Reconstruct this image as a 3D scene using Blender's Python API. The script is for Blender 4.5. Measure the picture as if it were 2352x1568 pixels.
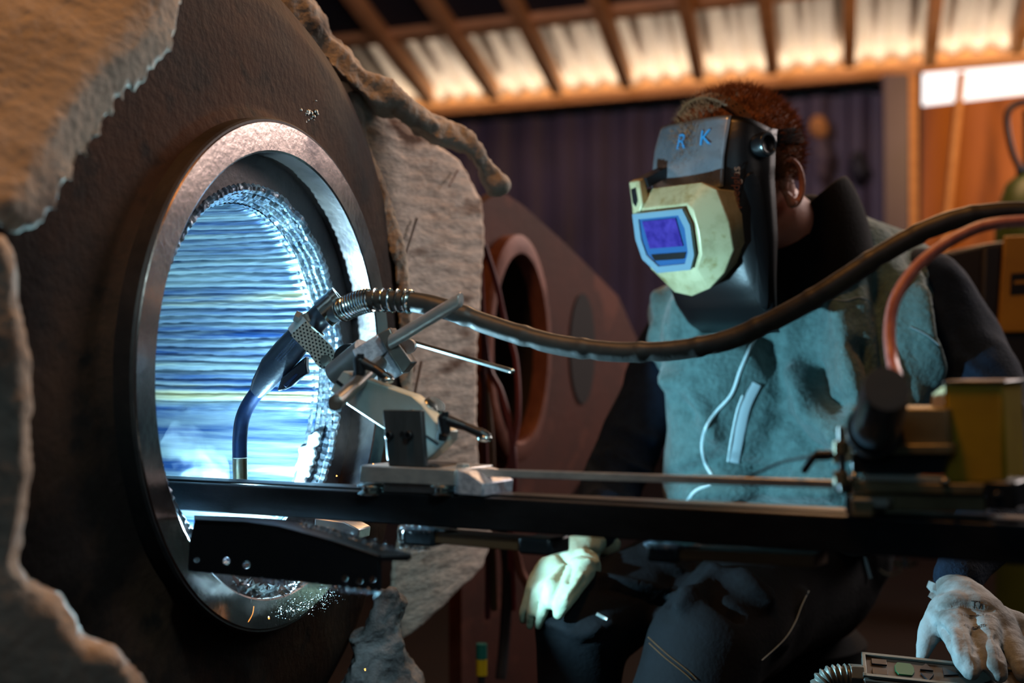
import bpy, bmesh, math, random
import numpy as np
from mathutils import Vector, Matrix, noise
from mathutils.bvhtree import BVHTree
random.seed(7)
for o in list(bpy.data.objects): bpy.data.objects.remove(o)
S = bpy.context.scene
COL = S.collection
PI = math.pi

# ---------------------------------------------------------------- camera, light, exposure
F = 3266.67; CZ = 0.9
cam = bpy.data.cameras.new('camera'); camo = bpy.data.objects.new('camera', cam); COL.objects.link(camo)
camo.location = (0, 0, CZ); camo.rotation_euler = (PI/2, 0, 0)
cam.lens = 50; cam.sensor_width = 36; cam.clip_start = .05; cam.clip_end = 100
cam.dof.use_dof = True; cam.dof.focus_distance = 1.62; cam.dof.aperture_fstop = 3.3
S.camera = camo
S.view_settings.view_transform = 'Standard'; S.view_settings.look = 'None'
S.view_settings.exposure = 0; S.view_settings.gamma = 1; S.view_settings.use_curve_mapping = False

w = bpy.data.worlds.new('world'); S.world = w; w.use_nodes = True
w.node_tree.nodes['Background'].inputs[0].default_value = (.35, .45, .6, 1)
w.node_tree.nodes['Background'].inputs[1].default_value = .018

def light(name, kind, loc, energy, color, size=.1, target=None, sy=None, spot=None):
    l = bpy.data.lights.new(name, kind); l.energy = energy; l.color = color
    if kind == 'AREA':
        l.size = size
        if sy: l.shape = 'RECTANGLE'; l.size_y = sy
    elif kind in ('POINT', 'SPOT'): l.shadow_soft_size = size
    if spot: l.spot_size = spot; l.spot_blend = .6
    o = bpy.data.objects.new(name, l); COL.objects.link(o); o.location = loc
    if target is not None:
        o.rotation_euler = (Vector(target)-Vector(loc)).to_track_quat('-Z', 'Y').to_euler()
    return o

def P(px, py, Y): return Vector(((px-1176)/F*Y, Y, CZ-(py-784)/F*Y))

ARC = P(556, 1158, 1.652)
light('arc_light', 'POINT', ARC, 52, (.42, .80, 1.0), .009)
light('hall_lamp_warm', 'AREA', (-.4, 1.0, 2.9), 20, (1, .40, .10), .4, (-.4, 1.3, 1.1))
light('fill_rear', 'AREA', (.9, 4.2, 2.6), 34, (1, .55, .27), .8, (.3, 2.4, 1.0))  # added warm fill behind the person, out of frame
light('fill_right', 'AREA', (2.5, 3.7, 2.4), 72, (1, .84, .79), 1.3, (-.2, 2.0, .9))  # added out of frame so the ring has a reflection and the mat brightens
light('fill_side', 'AREA', (2.2, .1, 2.3), 3, (1, .86, .80), .8, (0, 2.1, .9))  # weak added fill from the right front
light('fill_back_wall', 'AREA', (-.5, 6.2, 2.9), 55, (.86, .70, .90), 1.2, (.8, 10.5, 1.4))  # added to brighten the container wall, no lamp known there
light('fill_plywood', 'AREA', (3.2, 7.4, 2.4), 36, (1, .58, .25), .6, (3.3, 9.4, 1.9))  # added warm light for the plywood only
light('fill_carriage', 'SPOT', (.35, .05, 1.9), 46, (.62, .95, 1.0), .06, (-.13, 1.38, .85), spot=math.radians(23))  # made-up cool spot that brightens the carriage and rod
light('fill_front_cool', 'AREA', (-1.0, -1.6, 2.1), 4, (.62, .88, 1.0), 1.2, (.0, 1.7, .8))  # cool fill added behind the camera, no door is seen
EAVE0, EAVE1 = P(960, 268, 11.9), P(2420, 144, 9.75)

# ---------------------------------------------------------------- helpers
def lin(c): return tuple((x/12.92 if x <= .04045 else ((x+.055)/1.055)**2.4) for x in c)
def rgb(h): h = h.lstrip('#'); return lin(tuple(int(h[i:i+2], 16)/255 for i in (0, 2, 4)))

def mat(name, c, rough=.5, metal=0, c2=None, nscale=8, ncontrast=(.35, .65), bump=0, bscale=60, detail=6,
        rotz=0, stretch=None, emit=None, estr=0, coat=0, aniso=0, c3=None, n3=30, sheen=0, rvar=0, bdist=.002):
    m = bpy.data.materials.new(name); m.use_nodes = True
    nt = m.node_tree; N = nt.nodes; L = nt.links; b = N['Principled BSDF']
    b.inputs['Base Color'].default_value = (*c, 1); b.inputs['Roughness'].default_value = rough
    b.inputs['Metallic'].default_value = metal; b.inputs['Coat Weight'].default_value = coat
    if aniso: b.inputs['Anisotropic'].default_value = aniso
    if sheen: b.inputs['Sheen Weight'].default_value = sheen; b.inputs['Sheen Roughness'].default_value = .5
    if emit: b.inputs['Emission Color'].default_value = (*emit, 1); b.inputs['Emission Strength'].default_value = estr
    tc = N.new('ShaderNodeTexCoord'); mp = N.new('ShaderNodeMapping'); L.new(tc.outputs['Object'], mp.inputs[0])
    if rotz:
        m0 = N.new('ShaderNodeMapping'); m0.inputs['Rotation'].default_value = (0, 0, rotz)
        L.new(tc.outputs['Object'], m0.inputs[0]); L.new(m0.outputs[0], mp.inputs[0])
    if stretch: mp.inputs['Scale'].default_value = stretch
    if c2:
        n = N.new('ShaderNodeTexNoise'); n.inputs['Scale'].default_value = nscale; n.inputs['Detail'].default_value = detail
        n.inputs['Roughness'].default_value = .62
        L.new(mp.outputs[0], n.inputs[0])
        r = N.new('ShaderNodeValToRGB'); r.color_ramp.elements[0].position, r.color_ramp.elements[1].position = ncontrast
        r.color_ramp.elements[0].color = (*c, 1); r.color_ramp.elements[1].color = (*c2, 1)
        L.new(n.outputs[0], r.inputs[0]); out = r.outputs[0]
        if c3:
            n2 = N.new('ShaderNodeTexNoise'); n2.inputs['Scale'].default_value = n3; n2.inputs['Detail'].default_value = 8
            L.new(mp.outputs[0], n2.inputs[0])
            r2 = N.new('ShaderNodeValToRGB'); r2.color_ramp.elements[0].position = .56; r2.color_ramp.elements[1].position = .68
            r2.color_ramp.elements[0].color = (0, 0, 0, 1); L.new(n2.outputs[0], r2.inputs[0])
            mx = N.new('ShaderNodeMix'); mx.data_type = 'RGBA'; L.new(r2.outputs[0], mx.inputs[0])
            L.new(out, mx.inputs[6]); mx.inputs[7].default_value = (*c3, 1); out = mx.outputs[2]
        L.new(out, b.inputs['Base Color'])
        if rvar:
            mr = N.new('ShaderNodeMapRange'); mr.inputs[3].default_value = rough-rvar; mr.inputs[4].default_value = rough+rvar
            L.new(n.outputs[0], mr.inputs[0]); L.new(mr.outputs[0], b.inputs['Roughness'])
    if bump:
        n = N.new('ShaderNodeTexNoise'); n.inputs['Scale'].default_value = bscale; n.inputs['Detail'].default_value = 6
        L.new(mp.outputs[0], n.inputs[0])
        bp = N.new('ShaderNodeBump'); bp.inputs['Strength'].default_value = bump; bp.inputs['Distance'].default_value = bdist
        L.new(n.outputs[0], bp.inputs['Height']); L.new(bp.outputs[0], b.inputs['Normal'])
    return m

M = dict(
 rust=mat('rusty_casting', rgb('#17100e'), .75, .1, rgb('#3f2b1f'), 5, (.40, .62), .7, 90, c3=rgb('#1c1614'), n3=22, rvar=.12),
 nozzle=mat('dark_nozzle_steel', rgb('#1d1c1f'), .55, .6, rgb('#35302f'), 14, bump=.3, bscale=80),
 ring=mat('machined_steel', rgb('#857b7c'), .24, 1, rgb('#cdbbb3'), 6, (.3, .7), .12, 140, coat=0, c3=rgb('#5f5a60'), n3=9, rvar=.08),
 annulus=mat('heat_tinted_steel', rgb('#2a2a30'), .5, .7, rgb('#4a4344'), 9, bump=.3, bscale=120),
 bore=mat('weld_overlay_steel', rgb('#1b3560'), .34, .75, rgb('#7f8c8e'), 2.2, (.36, .66), .3, 40, rotz=math.radians(20), stretch=(1.2, 26, 26), c3=rgb('#a89c74'), n3=1.1, rvar=.08),
 bead=mat('weld_bead_steel', rgb('#6d7d90'), .3, .95, rgb('#a3adb5'), 40, bump=.5, bscale=180),
 wool=mat('mineral_wool', rgb('#bdb4a6'), .95, 0, rgb('#8f877c'), 14, (.35, .7), .9, 120, c3=rgb('#5d5550'), n3=9, bdist=.004),
 wool_face=mat('mineral_wool_facing', rgb('#d6c9bd'), .92, 0, rgb('#9c9188'), 26, (.35, .7), 1, 60, stretch=(1, 1, 3.5), c3=rgb('#5f4433'), n3=6, bdist=.003),
 char=mat('charred_wool', rgb('#9a9ca2'), .95, 0, rgb('#2c2b2c'), 16, (.35, .65), 1, 90, bdist=.006),
 rail=mat('black_mill_steel', rgb('#23262a'), .38, .8, rgb('#34383d'), 5, (.3, .7), .15, 70, stretch=(1, 4, 8), rvar=.08),
 motor=mat('black_motor_lit_tone', rgb('#4d5963'), .3, .1),  # black paint lightened, putting light on the motor into its colour
 angle=mat('black_angle_steel', rgb('#151a22'), .45, .6, rgb('#1c2026'), 12, bump=.2, bscale=90),
 steel=mat('brushed_steel', rgb('#a7abae'), .30, .65, rgb('#c6c9c8'), 18, (.3, .7), .12, 120, stretch=(1, 6, 6), rvar=.06),
 cast=mat('sparkling_cast_aluminium', rgb('#9ea4b4'), .42, .5, rgb('#c6ccd8'), 160, (.4, .6), .8, 300, bdist=.0006),
 alu=mat('satin_aluminium', rgb('#b4c0bb'), .42, .4, rgb('#9aa7a2'), 9, (.35, .65), .08, 100),
 darkrod=mat('dark_round_bar', rgb('#6a6865'), .3, .7, rgb('#7b7974'), 20, bump=.1, bscale=200),
 darkplate=mat('dark_brushed_plate', rgb('#3a3f43'), .36, .5, rgb('#4f5559'), 14, (.3, .7), .1, 90, stretch=(6, 6, 1)),
 plastic=mat('black_plastic', rgb('#111419'), .38, 0, bump=.1, bscale=300),
 navy=mat('dark_blue_torch_plastic', rgb('#141c2b'), .33, 0, bump=.15, bscale=300, coat=.2),
 neck=mat('blued_torch_neck', rgb('#16233f'), .36, .5, rgb('#223860'), 25, bump=.1, bscale=150),
 brass=mat('sooty_brass', rgb('#8d7d5a'), .3, 1, rgb('#b9b7b0'), 16, bump=.1, bscale=100),
 strap=mat('zinc_strap', rgb('#b8bbb4'), .33, .6, bump=.05, bscale=80),
 hose=mat('black_leather_sleeve', rgb('#242423'), .5, 0, rgb('#30302e'), 30, bump=.25, bscale=90, sheen=.0),
 pink=mat('pink_gas_hose', rgb('#c27d70'), .42, 0, rgb('#a9655c'), 20, bump=.3, bscale=40, stretch=(8, 8, 1)),
 fleece=mat('blue_grey_fleece', rgb('#425c5c'), .9, 0, rgb('#527070'), 60, (.35, .65), 1, 130, sheen=.25, bdist=.004),
 sleeve=mat('shade_navy_fleece', rgb('#111c2a'), .92, 0, rgb('#162435'), 60, bump=.8, bscale=240, bdist=.003),  # shade on the sleeves painted in as darker navy
 collar=mat('black_collar_knit', rgb('#070809'), .95, 0, bump=.7, bscale=260),
 trousers=mat('dark_work_trousers', rgb('#07090c'), .85, 0, rgb('#0b0e12'), 20, bump=.5, bscale=160),
 glove=mat('green_lit_leather_glove', rgb('#a8b59b'), .7, 0, rgb('#8c9a80'), 18, (.35, .65), .6, 70, bdist=.003),  # pale green light on this glove is put into its colour
 glove2=mat('grey_leather_glove', rgb('#8d999b'), .75, 0, rgb('#5c5f5c'), 16, (.4, .62), .6, 90, bdist=.003),
 skin=mat('skin', rgb('#b5765a'), .55, 0, rgb('#a1634c'), 14, bump=.2, bscale=200),
 hair=mat('brown_hair', rgb('#5c3419'), .8, 0, rgb('#8a5228'), 60),
 helmet=mat('black_helmet_plastic', rgb('#0b0c0e'), .35, 0, bump=.08, bscale=200),
 visor=mat('silvered_shield', rgb('#7c858e'), .28, .7, rgb('#a3abb3'), 14, (.35, .7), .06, 90, c3=rgb('#8f9499'), n3=55, rvar=.08),
 beige=mat('yellowed_lens_housing', rgb('#b3ad86'), .4, .15, rgb('#7c744c'), 18, (.42, .72), .1, 80, c3=rgb('#8e8152'), n3=40),
 whiteframe=mat('pale_blue_lens_frame', rgb('#66808f'), .25, 0),
 lens=mat('violet_lens', rgb('#36287a'), .12, .3, rgb('#54409c'), 60, bump=.05, bscale=150),
 lensblue=mat('blue_lens_gasket', rgb('#2a507c'), .25, 0),
 bluepaint=mat('blue_marker', rgb('#2c86c0'), .5),
 brownprint=mat('brown_print', rgb('#6a4028'), .5),
 ink=mat('black_ink', rgb('#0a0a0c'), .6),
 chrome=mat('bright_metal', rgb('#c9d2cf'), .2, 1),
 white=mat('white_zip_tape', rgb('#c2dbe0'), .5, 0, bump=.5, bscale=500),
 seam=mat('pale_stitching', rgb('#8fa4ab'), .7),
 yellow=mat('yellow_painted_steel', rgb('#b89a10'), .42, 0, rgb('#a3860c'), 12, bump=.1, bscale=60),
 orange=mat('amber_painted_steel', rgb('#c08a1a'), .5, 0, rgb('#a87514'), 9),
 khaki=mat('dull_brass_plate', rgb('#8d8668'), .42, .4, rgb('#6a6349'), 16, bump=.2, bscale=90),
 blackm=mat('black_anodised', rgb('#22272c'), .30, .3, bump=.05, bscale=200),
 plaster=mat('rusty_red_plate', rgb('#58291a'), .75, .1, rgb('#381a10'), 5, (.3, .7), .4, 60, c3=rgb('#663626'), n3=12),
 pinksteel=mat('pinkish_pipe_rim', rgb('#83574b'), .6, .2, rgb('#643c32'), 18, bump=.3, bscale=80),
 cable_red=mat('red_cable', rgb('#5e2226'), .5), cable_brown=mat('brown_cable', rgb('#5a3d22'), .5),
 cable_dark=mat('dark_cable', rgb('#1b181c'), .5),
 wood=mat('rafter_wood', rgb('#c08a54'), .7, 0, rgb('#a36c3a'), 5, (.3, .7), .3, 60, stretch=(1, 1, 6)),
 ply=mat('plywood', rgb('#b06a24'), .6, 0, rgb('#8f4f17'), 1.4, (.3, .7), .1, 20, stretch=(3, 3, .6), c3=rgb('#6b3a12'), n3=1.3),
 roof=mat('galvanised_roof_sheet', rgb('#a79d90'), .45, .35, rgb('#8b8277'), 2, (.3, .7)),
 contain=mat('purple_grey_container', rgb('#574a5c'), .55, 0, rgb('#43393f'), 1.2, (.3, .7), .1, 10),
 floor=mat('dark_floor', rgb('#180e09'), .8, 0, rgb('#0e0907'), 2, bump=.3, bscale=30),
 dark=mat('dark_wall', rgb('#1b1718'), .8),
 green=mat('green_cylinder_paint', rgb('#4c5a24'), .4, 0, rgb('#3c4a1c'), 4),
 greencap=mat('green_button', rgb('#0e5a34'), .4), sky=mat('bright_daylight', (1, 1, 1), .5, emit=(.80, .92, 1), estr=1.15),
 filings=mat('iron_filings', rgb('#8a97a5'), .4, 1), teal=mat('teal_sleeve', rgb('#0c5a52'), .5),
 spark=mat('glowing_spark', (1, .3, .05), .5, emit=(1, .35, .06), estr=5),
 arcmat=mat('arc_core', (1, 1, 1), .5, emit=(.75, .9, 1), estr=60),
 panel=mat('grey_control_panel', rgb('#4a4843'), .45, .3, rgb('#38362f'), 20),
 frost=mat('conduit_grey', rgb('#6d7570'), .4, .5),
)

for k_ in ('trousers', 'sleeve', 'collar', 'floor', 'rust', 'fleece'):
    M[k_].node_tree.nodes['Principled BSDF'].inputs['Specular IOR Level'].default_value = .15
LOC = {}
def tag(o, label=None, cat=None, group=None, kind=None):
    if label: o['label'] = label
    if cat: o['category'] = cat
    if group: o['group'] = group
    if kind: o['kind'] = kind
    return o
def thing(name, loc, label, cat, group=None):
    o = bpy.data.objects.new(name, None); COL.objects.link(o); o.location = loc; o.empty_display_size = .05
    LOC[o.name] = Vector(loc)
    return tag(o, label, cat, group)

class MB:
    def __init__(s): s.bm = bmesh.new(); s.mi = 0
    def verts(s, vs): return [s.bm.verts.new(v) for v in vs]
    def face(s, vs):
        try:
            f = s.bm.faces.new(vs); f.material_index = s.mi; return f
        except ValueError: return None
    def extr(s, pts, vec):
        vec = Vector(vec); a = s.verts(pts); b = s.verts([Vector(p)+vec for p in pts]); n = len(pts)
        s.face(a[::-1]); s.face(b)
        for i in range(n): s.face([a[i], a[(i+1) % n], b[(i+1) % n], b[i]])
        return s
    def box(s, c, sx, sy, sz, X=(1, 0, 0), Y=(0, 1, 0), Z=(0, 0, 1)):
        c = Vector(c); X = Vector(X)*sx/2; Y = Vector(Y)*sy/2; Z = Vector(Z)*sz
        return s.extr([c-X-Y-Z/2, c+X-Y-Z/2, c+X+Y-Z/2, c-X+Y-Z/2], Z)
    def rings(s, rs, closed=False, cap=True, cyc=True):
        R = [s.verts(r) for r in rs]; n = len(rs[0])
        for i in range(len(R)-(0 if closed else 1)):
            a, b = R[i], R[(i+1) % len(R)]
            for j in range(n if cyc else n-1): s.face([a[j], a[(j+1) % n], b[(j+1) % n], b[j]])
        if cap and not closed and cyc: s.face(R[0][::-1]); s.face(R[-1])
        return s
    def cyl(s, p0, p1, r0, r1=None, n=32, cap=True):
        return s.tube([p0, p1], [r0, r0 if r1 is None else r1], n, cap)
    def tube(s, pts, r, n=16, cap=True, closed=False, rf=None, sq=None):
        pts = [Vector(p) for p in pts]; m = len(pts); rs = []
        up = None
        for i, p in enumerate(pts):
            if closed: t = pts[(i+1) % m]-pts[i-1]
            else: t = pts[min(i+1, m-1)]-pts[max(i-1, 0)]
            t.normalize()
            if up is None:
                up = Vector((0, 0, 1)) if abs(t.z) < .9 else Vector((1, 0, 0))
            up = (up-t*up.dot(t)).normalized(); sd = t.cross(up)
            rr = r[i] if isinstance(r, (list, tuple)) else r
            ring = []
            for k in range(n):
                a = 2*PI*k/n; q = rr*(rf(i, a) if rf else 1)
                ring.append(p+(sd*math.cos(a)+up*math.sin(a)*(sq or 1))*q)
            rs.append(ring)
        return s.rings(rs, closed, cap)
    def lathe(s, prof, O, A, U, n=96, closed=False):
        # prof: (along, radius); O origin, A axis, U ref
        A = Vector(A).normalized(); U = Vector(U).normalized(); V = A.cross(U); rs = []
        for (a, r) in prof:
            rs.append([Vector(O)+A*a+(U*math.cos(2*PI*k/n)+V*math.sin(2*PI*k/n))*max(r, 1e-4) for k in range(n)])
        return s.rings(rs, closed, False)
    def sphere(s, c, r, n=12, sc=(1, 1, 1), Mx=None):
        c = Vector(c); rs = []
        for i in range(n+1):
            th = PI*i/n; th = min(max(th, .02), PI-.02); ring = []
            for k in range(2*n):
                a = PI*k/n; v = Vector((sc[0]*r*math.sin(th)*math.cos(a), sc[1]*r*math.sin(th)*math.sin(a), sc[2]*r*math.cos(th)))
                ring.append(c+(Mx @ v if Mx else v))
            rs.append(ring[::-1])
        return s.rings(rs)
    def caps(s, pts):     # pts: (Vector, r) chain of tapered capsules
        for (p, r) in pts: s.sphere(p, r, 10)
        for (p, r), (q, t) in zip(pts, pts[1:]):
            if (q-p).length > 1e-4: s.cyl(p, q, r, t, 20)
        return s

def finish(me, name, m, parent=None, smooth=True, bevel=0, label=None, ang=.6):
    ms = m if isinstance(m, (list, tuple)) else [m]
    for x in ms: me.materials.append(M[x] if isinstance(x, str) else x)
    o = bpy.data.objects.new(name, me); COL.objects.link(o)
    if parent is not None:
        base = LOC[parent.name]; me.transform(Matrix.Translation(-base)); o.parent = parent; LOC[o.name] = base
        LOC[o.name] = base
        # sub-parts hang on a mesh part: its own origin equals the thing's base
    else:
        co = np.empty(len(me.vertices)*3); me.vertices.foreach_get('co', co); co = co.reshape(-1, 3)
        c = co.mean(0); c[2] = co[:, 2].min(); c = Vector(c); me.transform(Matrix.Translation(-c)); o.location = c; LOC[o.name] = c
    if smooth:
        me.polygons.foreach_set('use_smooth', [True]*len(me.polygons))
        try: me.set_sharp_from_angle(angle=ang)
        except Exception: pass
    if bevel:
        b = o.modifiers.new('bevel', 'BEVEL'); b.width = bevel; b.segments = 2; b.limit_method = 'ANGLE'; b.angle_limit = .6
    if label: o['label'] = label
    me.update()
    return o
def obj(name, mb, m, parent=None, smooth=True, bevel=0, label=None, ang=.6):
    bmesh.ops.recalc_face_normals(mb.bm, faces=mb.bm.faces)
    me = bpy.data.meshes.new(name); mb.bm.to_mesh(me); mb.bm.free()
    return finish(me, name, m, parent, smooth, bevel, label, ang)

def remesh(mb, voxel, smooth=4, fac=.5):
    me = bpy.data.meshes.new('tmp'); mb.bm.to_mesh(me); mb.bm.free()
    o = bpy.data.objects.new('tmp', me); COL.objects.link(o)
    r = o.modifiers.new('r', 'REMESH'); r.mode = 'VOXEL'; r.voxel_size = voxel
    if smooth:
        q = o.modifiers.new('s', 'SMOOTH'); q.factor = fac; q.iterations = smooth
    dg = bpy.context.evaluated_depsgraph_get()
    n = bpy.data.meshes.new_from_object(o.evaluated_get(dg)); bpy.data.objects.remove(o)
    n.materials.clear()
    return n
def arr(me):
    co = np.empty(len(me.vertices)*3); me.vertices.foreach_get('co', co)
    no = np.empty(len(me.vertices)*3); me.vertex_normals.foreach_get('vector', no)
    return co.reshape(-1, 3), no.reshape(-1, 3)
def put(me, co): me.vertices.foreach_set('co', co.ravel()); me.update()
def fbm(co, scale, amp, off=0, st=(1, 1, 1)):
    return np.array([noise.noise(Vector((p[0]*scale*st[0]+off, p[1]*scale*st[1], p[2]*scale*st[2])))*amp for p in co])
def proj(co): return np.stack([1176+F*co[:, 0]/co[:, 1], 784-F*(co[:, 2]-CZ)/co[:, 1]], 1)
def segdist(q, pts):
    best = np.full(len(q), 1e9)
    for a, b in zip(pts, pts[1:]):
        a = np.array(a, float); b = np.array(b, float); d = b-a
        t = np.clip(((q-a)@d)/(d@d), 0, 1); best = np.minimum(best, np.linalg.norm(q-(a+t[:, None]*d), axis=1))
    return best
def folds(me, fl):
    """raise (or sink) soft cloth folds along a run of points"""
    co, no = arr(me); q = proj(co)
    view = co-np.array([0, 0, CZ]); view /= np.linalg.norm(view, axis=1)[:, None]
    fac = np.clip(-(no*view).sum(1)*2, 0, 1); d = np.zeros(len(co))
    for pts, wd, h in fl: d += 1.45*h*np.exp(-(segdist(q, pts)/wd)**2)
    put(me, co+no*(d*fac)[:, None])
def bvh(me): return BVHTree.FromPolygons([v.co.copy() for v in me.vertices], [tuple(p.vertices) for p in me.polygons])
def hit(tree, px, py, off=.001, default=2.2):
    d = (P(px, py, 1)-Vector((0, 0, CZ))).normalized()
    h = tree.ray_cast(Vector((0, 0, CZ)), d)
    if h[0] is None: return P(px, py, default)
    return h[0]-d*off
def smoothline(pts, n=8):
    pts = [Vector(p) for p in pts]; out = []
    for i in range(len(pts)-1):
        p0 = pts[max(i-1, 0)]; p1 = pts[i]; p2 = pts[i+1]; p3 = pts[min(i+2, len(pts)-1)]
        for k in range(n):
            t = k/n
            out.append(.5*((2*p1)+(p2-p0)*t+(2*p0-5*p1+4*p2-p3)*t*t+(3*p1-p0-3*p2+p3)*t**3))
    out.append(pts[-1]); return out
def text(s, size, O, X, Yd, parent, m, name='lettering', ext=.0002, tree=None):
    c = bpy.data.curves.new('t', 'FONT'); c.body = s; c.size = size; c.extrude = ext
    o = bpy.data.objects.new('t', c); COL.objects.link(o)
    me = bpy.data.meshes.new_from_object(o.evaluated_get(bpy.context.evaluated_depsgraph_get())); bpy.data.objects.remove(o)
    X = Vector(X).normalized(); Yd = Vector(Yd); Yd = (Yd-X*Yd.dot(X)).normalized(); Z = X.cross(Yd)
    Mx = Matrix((X, Yd, Z)).transposed().to_4x4(); Mx.translation = O
    me.transform(Mx); me.materials.clear()
    if tree:        # lay the letters on the surface
        for v in me.vertices:
            q = tree.find_nearest(v.co)
            if q[0] is not None: v.co = q[0]+q[1]*.0009
    return finish(me, name, m, parent, smooth=False)

# rail frame: a line going right and towards the camera
R0 = P(420, 1108, 1.50); R1 = P(2352, 1205, 1.03); RD = (R1-R0).normalized()
RM = Vector((-RD.y, RD.x, 0)).normalized()     # horizontal, away from the camera
if RM.y < 0: RM = -RM
RZ = RD.cross(RM)
if RZ.z < 0: RZ = -RZ
def RP(px, py, off=0):       # pixel ray meets the vertical plane of the rail front, moved back by off
    d = P(px, py, 1)-Vector((0, 0, CZ)); o = Vector((0, 0, CZ)); q = R0+RM*off
    t = (q-o).dot(RM)/d.dot(RM); return o+d*t
# nozzle frame
AZ = math.radians(-20); NA = Vector((math.cos(AZ), math.sin(AZ), 0)); NU = Vector((-NA.y, NA.x, 0)); NC = P(652, 860, 1.6)
def NP(a, u, v): return NC+NA*a+NU*u+Vector((0, 0, v))

# ---------------------------------------------------------------- hall
def build_hall():
    fl = MB().box((0, 6, -.05), 16, 20, .1); o = obj('floor', fl, 'floor', smooth=False); o['kind'] = 'structure'
    ed = (EAVE1-EAVE0); eh = Vector((ed.x, ed.y, 0)).normalized()
    L0 = EAVE0-ed*1.0; L1 = EAVE1+ed*.6
    # container wall: trapezoid ribs
    n = Vector((eh.y, -eh.x, 0))
    if n.y > 0: n = -n                       # towards camera
    W0 = EAVE0-ed*.4+(-n)*.35; Wd = (EAVE1+ed*.05-W0); Wl = Vector((Wd.x, Wd.y, 0)).length
    prof = []; x = 0; pitch = .30
    while x < Wl:
        prof += [(x, 0), (x+.09, 0), (x+.13, .06), (x+.22, .06), (x+.27, 0)]; x += pitch
    a = MB(); lo = [W0+eh*p[0]+n*p[1] for p in prof]
    for p in lo: p.z = 0
    hi = [Vector((p.x, p.y, 2.75)) for p in lo]
    A = a.verts(lo); B = a.verts(hi)
    for i in range(len(A)-1): a.face([A[i], A[i+1], B[i+1], B[i]])
    o = obj('wall_back', a, 'contain', smooth=False); o['kind'] = 'structure'
    sm = o.modifiers.new('s', 'SOLIDIFY'); sm.thickness = .02; sm.offset = 1
    # roof: corrugated sheet rising towards the camera
    rd = Vector((-.237, -1, .0)).normalized(); rise = .27
    def rp(s, t, dz=0): p = L0+(L1-L0)*s+rd*t; return Vector((p.x, p.y, p.z+.12+t*rise+dz))
    a = MB(); nx = 900; rows = []
    for t in (-.5, 4, 12):
        rows.append([rp(i/nx, t, .018*math.sin(2*PI*i/nx*(L1-L0).length/.17)) for i in range(nx+1)])
    a.rings(rows, cyc=False, cap=False)
    o = obj('ceiling', a, 'roof'); o['kind'] = 'structure'
    sm = o.modifiers.new('s', 'SOLIDIFY'); sm.thickness = .01; sm.offset = 1
    # pixel ray meets the roof plane, moved by dz
    def roofhit(px, py, dz=0):
        d = P(px, py, 1)-Vector((0, 0, CZ)); o = Vector((0, 0, CZ)); q = EAVE0+Vector((0, 0, .12+dz))
        nn = (EAVE1-EAVE0).cross(Vector((rd.x, rd.y, rise))).normalized()
        return o+d*((q-o).dot(nn)/d.dot(nn))
    # rafters
    ends = [(985, 245), (1135, 236), (1280, 224), (1440, 210), (1605, 192), (1775, 178), (1950, 163), (2135, 160), (2335, 132)]
    tops = [(800, 0), (975, 0), (1168, 0), (1365, 0), (1568, 0), (1757, 0), (1952, 0), (2152, 0), (2372, 0)]
    names = ['first', 'second', 'third', 'fourth', 'fifth', 'sixth', 'seventh', 'eighth', 'ninth']
    for i, (e, tp) in enumerate(zip(ends, tops)):
        p0 = roofhit(e[0], e[1]-6, -.165); p1 = roofhit(tp[0], tp[1], -.165); p1 = p0+(p1-p0)*2.6
        d = (p1-p0).normalized(); sd = d.cross(Vector((0, 0, 1))).normalized(); up = sd.cross(d)
        if up.z < 0: up = -up
        a = MB().extr([p0-sd*.045, p0+sd*.045, p0+sd*.045+up*.13, p0-sd*.045+up*.13], p1-p0)
        o = obj('rafter', a, 'wood', bevel=.006)
        tag(o, f'{names[i]} timber rafter from the left under the corrugated roof', 'rafter', 'timber rafters under the roof')
    # eave beam and purlin
    a = MB(); a.extr([L0, L0+Vector((0, 0, .14)), L0+Vector((0, 0, .14))-n*.1, L0-n*.1], L1-L0)
    bo = obj('eave_beam', a, 'wood', bevel=.005); tag(bo, 'long timber beam at the low edge of the roof above the container wall', 'beam')
    q0, q1 = roofhit(760, 98, -.1), roofhit(1640, 2, -.1); dd = q1-q0; q0 = q0-dd*.4; q1 = q1+dd*1.2
    a = MB().extr([q0, q0+Vector((0, 0, .07)), q0+Vector((0, .12, .04)), q0+Vector((0, .12, -.03))], q1-q0)
    tag(obj('purlin', a, 'wood', bevel=.004), 'orange-brown timber purlin crossing the rafters near the top left', 'beam')
    # plain dark sheet added beyond the purlin to keep that roof area black
    u = [roofhit(420, 120, -.045), roofhit(2500, -115, -.045), roofhit(2500, -600, -.045), roofhit(420, -500, -.045)]
    a = MB().extr(u, (0, 0, .02)); o = obj('trim_1', a, 'dark', smooth=False); o['kind'] = 'structure'
    # plywood wall on the right, window strip, posts
    b0, b1 = P(2092, 246, 9.4), P(2420, 208, 9.0)
    a = MB(); a.extr([b0, b1, Vector((b1.x+1, b1.y, 0)), Vector((b0.x, b0.y, 0))], (0, .04, 0))
    o = obj('wall_right', a, 'ply', smooth=False); o['kind'] = 'structure'
    wpts = [P(2082, 172, 9.6), P(2440, 140, 9.2), P(2440, 215, 9.2), P(2082, 255, 9.6)]
    a = MB().extr(wpts, (0, .02, 0)); o = obj('window_1', a, 'sky', smooth=False); o['kind'] = 'structure'
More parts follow.
